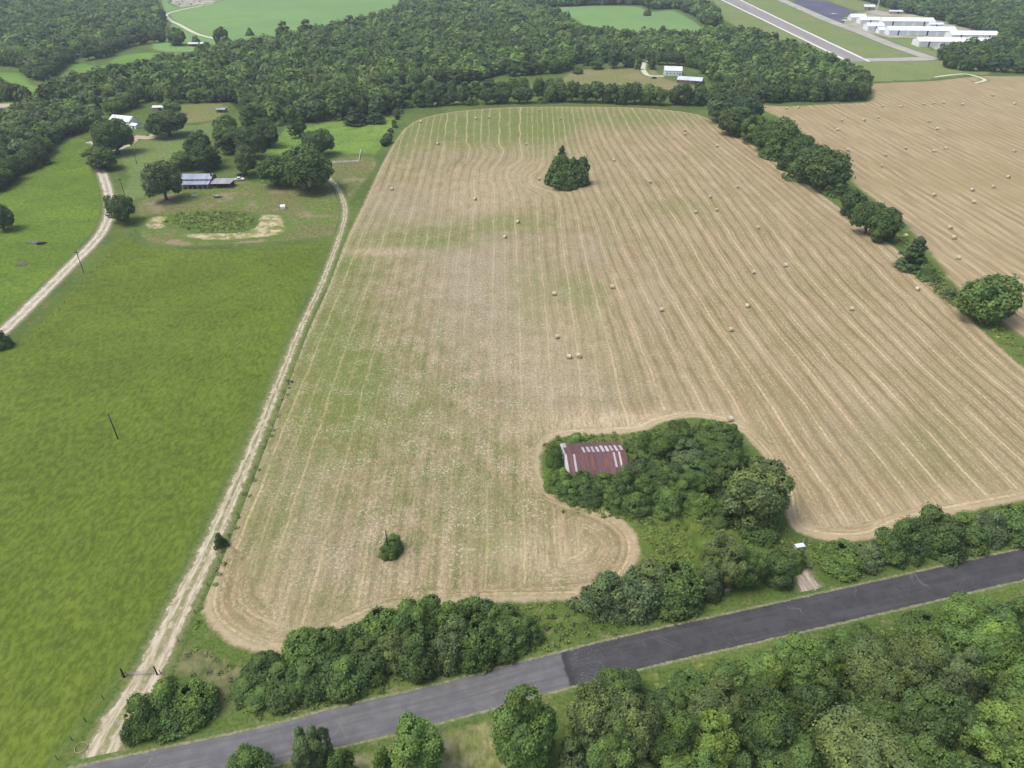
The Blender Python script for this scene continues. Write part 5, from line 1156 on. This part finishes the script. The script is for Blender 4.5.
MB().box(-1.0,1.0,-.5,.5,0,.95).build('housing', m_galv, cb); MB().box(-1.08,1.08,-.58,.58,.952,1.06).build('lid', m_whiteroof, cb); MB().box(-.9,-.1,-.53,-.503,.15,.85).build('door', m_black, cb)
tag(cb, 'pale low box with light lid at the corner of the field above the driveway', 'box')
# coiled pale hose ring by the track mouth
x, y = G(81, 748); n = 40; b = MB()
b.tube([(math.cos(a)*(1.0+.06*math.sin(3*a)), math.sin(a)*(1.0+.05*math.cos(2*a)), .1+.05*(k % 3)) for k, a in enumerate(np.linspace(0, 12.0, n))], .05, 6)
tag(b.build('pipe_coil', m_tan, loc=(x, y, 0)), 'loose coil of pale pipe lying beside the mouth of the dirt track', 'pipe coil')
# scattered pale stones at the driveway mouth
for i, (px, py, w) in enumerate([(819.5,587,.5),(815,590,.35),(808,597,.4)]):
    x, y = G(px, py); r = random.Random(i); b = MB(); V = []
    for j in range(5):
        for k in range(8):
            a = 6.283*k/8; ph = math.pi*(j+.5)/5; rr = w*(1+r.uniform(-.2,.2)); V.append((rr*math.sin(ph)*math.cos(a), rr*math.sin(ph)*math.sin(a)*.8, rr*.5*math.cos(ph)+w*.3))
    b.add(V, [(j*8+k, (j+1)*8+k, (j+1)*8+(k+1)%8, j*8+(k+1)%8) for j in range(4) for k in range(8)]+[tuple(range(8)), tuple(range(32,40))[::-1]])
    tag(b.build('stone', m_twig, loc=(x, y, 0)), ['largest pale stone right of the driveway mouth','smallest pale stone in the middle of the driveway mouth','pale stone at the left of the driveway mouth'][i], 'stone')

# ------------------------------------------------------------------ light, air, camera
SE, SA = math.radians(63), math.radians(-105)      # sun high, from the left and a little behind
sd = Vector((math.sin(SA)*math.cos(SE), math.cos(SA)*math.cos(SE), math.sin(SE)))
sl = bpy.data.lights.new('sun', 'SUN'); sl.energy = 1.5; sl.angle = math.radians(24); sl.color = (1, .98, .95)
so = bpy.data.objects.new('sun', sl); COL.objects.link(so); so.rotation_euler = sd.to_track_quat('Z', 'Y').to_euler()
w = bpy.data.worlds.new('World'); S.world = w; w.use_nodes = True; nt = w.node_tree
sk = nt.nodes.new('ShaderNodeTexSky'); sk.sky_type = 'NISHITA'; sk.sun_disc = False; sk.sun_elevation = SE; sk.sun_rotation = SA
sk.air_density = 1.0; sk.dust_density = 5.5; sk.ozone_density = 1.0
nt.links.new(sk.outputs[0], nt.nodes['Background'].inputs['Color']); nt.nodes['Background'].inputs['Strength'].default_value = .14
hz = MB().box(-2600,2600,-400,3100,-1,124).mesh('haze', None)
hm = bpy.data.materials.new('haze_air'); hm.use_nodes = True; n_ = hm.node_tree; n_.nodes.remove(n_.nodes['Principled BSDF'])
pv = n_.nodes.new('ShaderNodeVolumePrincipled'); pv.inputs['Color'].default_value = (.74,.87,1,1); pv.inputs['Density'].default_value = .00014; pv.inputs['Anisotropy'].default_value = .2
n_.links.new(pv.outputs[0], n_.nodes['Material Output'].inputs['Volume']); hz.materials.append(hm)
tag(link('haze', hz), 'thin pale haze in the air', kind='stuff')
cam = bpy.data.cameras.new('camera'); co = bpy.data.objects.new('camera', cam); COL.objects.link(co)
co.location = (0, 0, H); co.rotation_euler = (math.pi/2-TH, 0, 0); cam.sensor_width = 36; cam.lens = 36*F/1024; cam.clip_end = 12000; cam.clip_start = .5; S.camera = co
S.view_settings.view_transform = 'Standard'; S.view_settings.look = 'None'; S.view_settings.gamma = 1; S.view_settings.exposure = 0.60
S.render.engine = 'CYCLES'; cy = S.cycles
cy.max_bounces = 4; cy.diffuse_bounces = 3; cy.transmission_bounces = 3; cy.volume_bounces = 0; cy.transparent_max_bounces = 4
try: cy.use_denoising = True; cy.denoiser = 'OPENIMAGEDENOISE'
except Exception: pass
print('single trees', NTREE[0])
for o in COL.objects:
    if 'label' in o and len(o['label'].replace('-',' ').split()) > 16: print('LONG', o['label'])
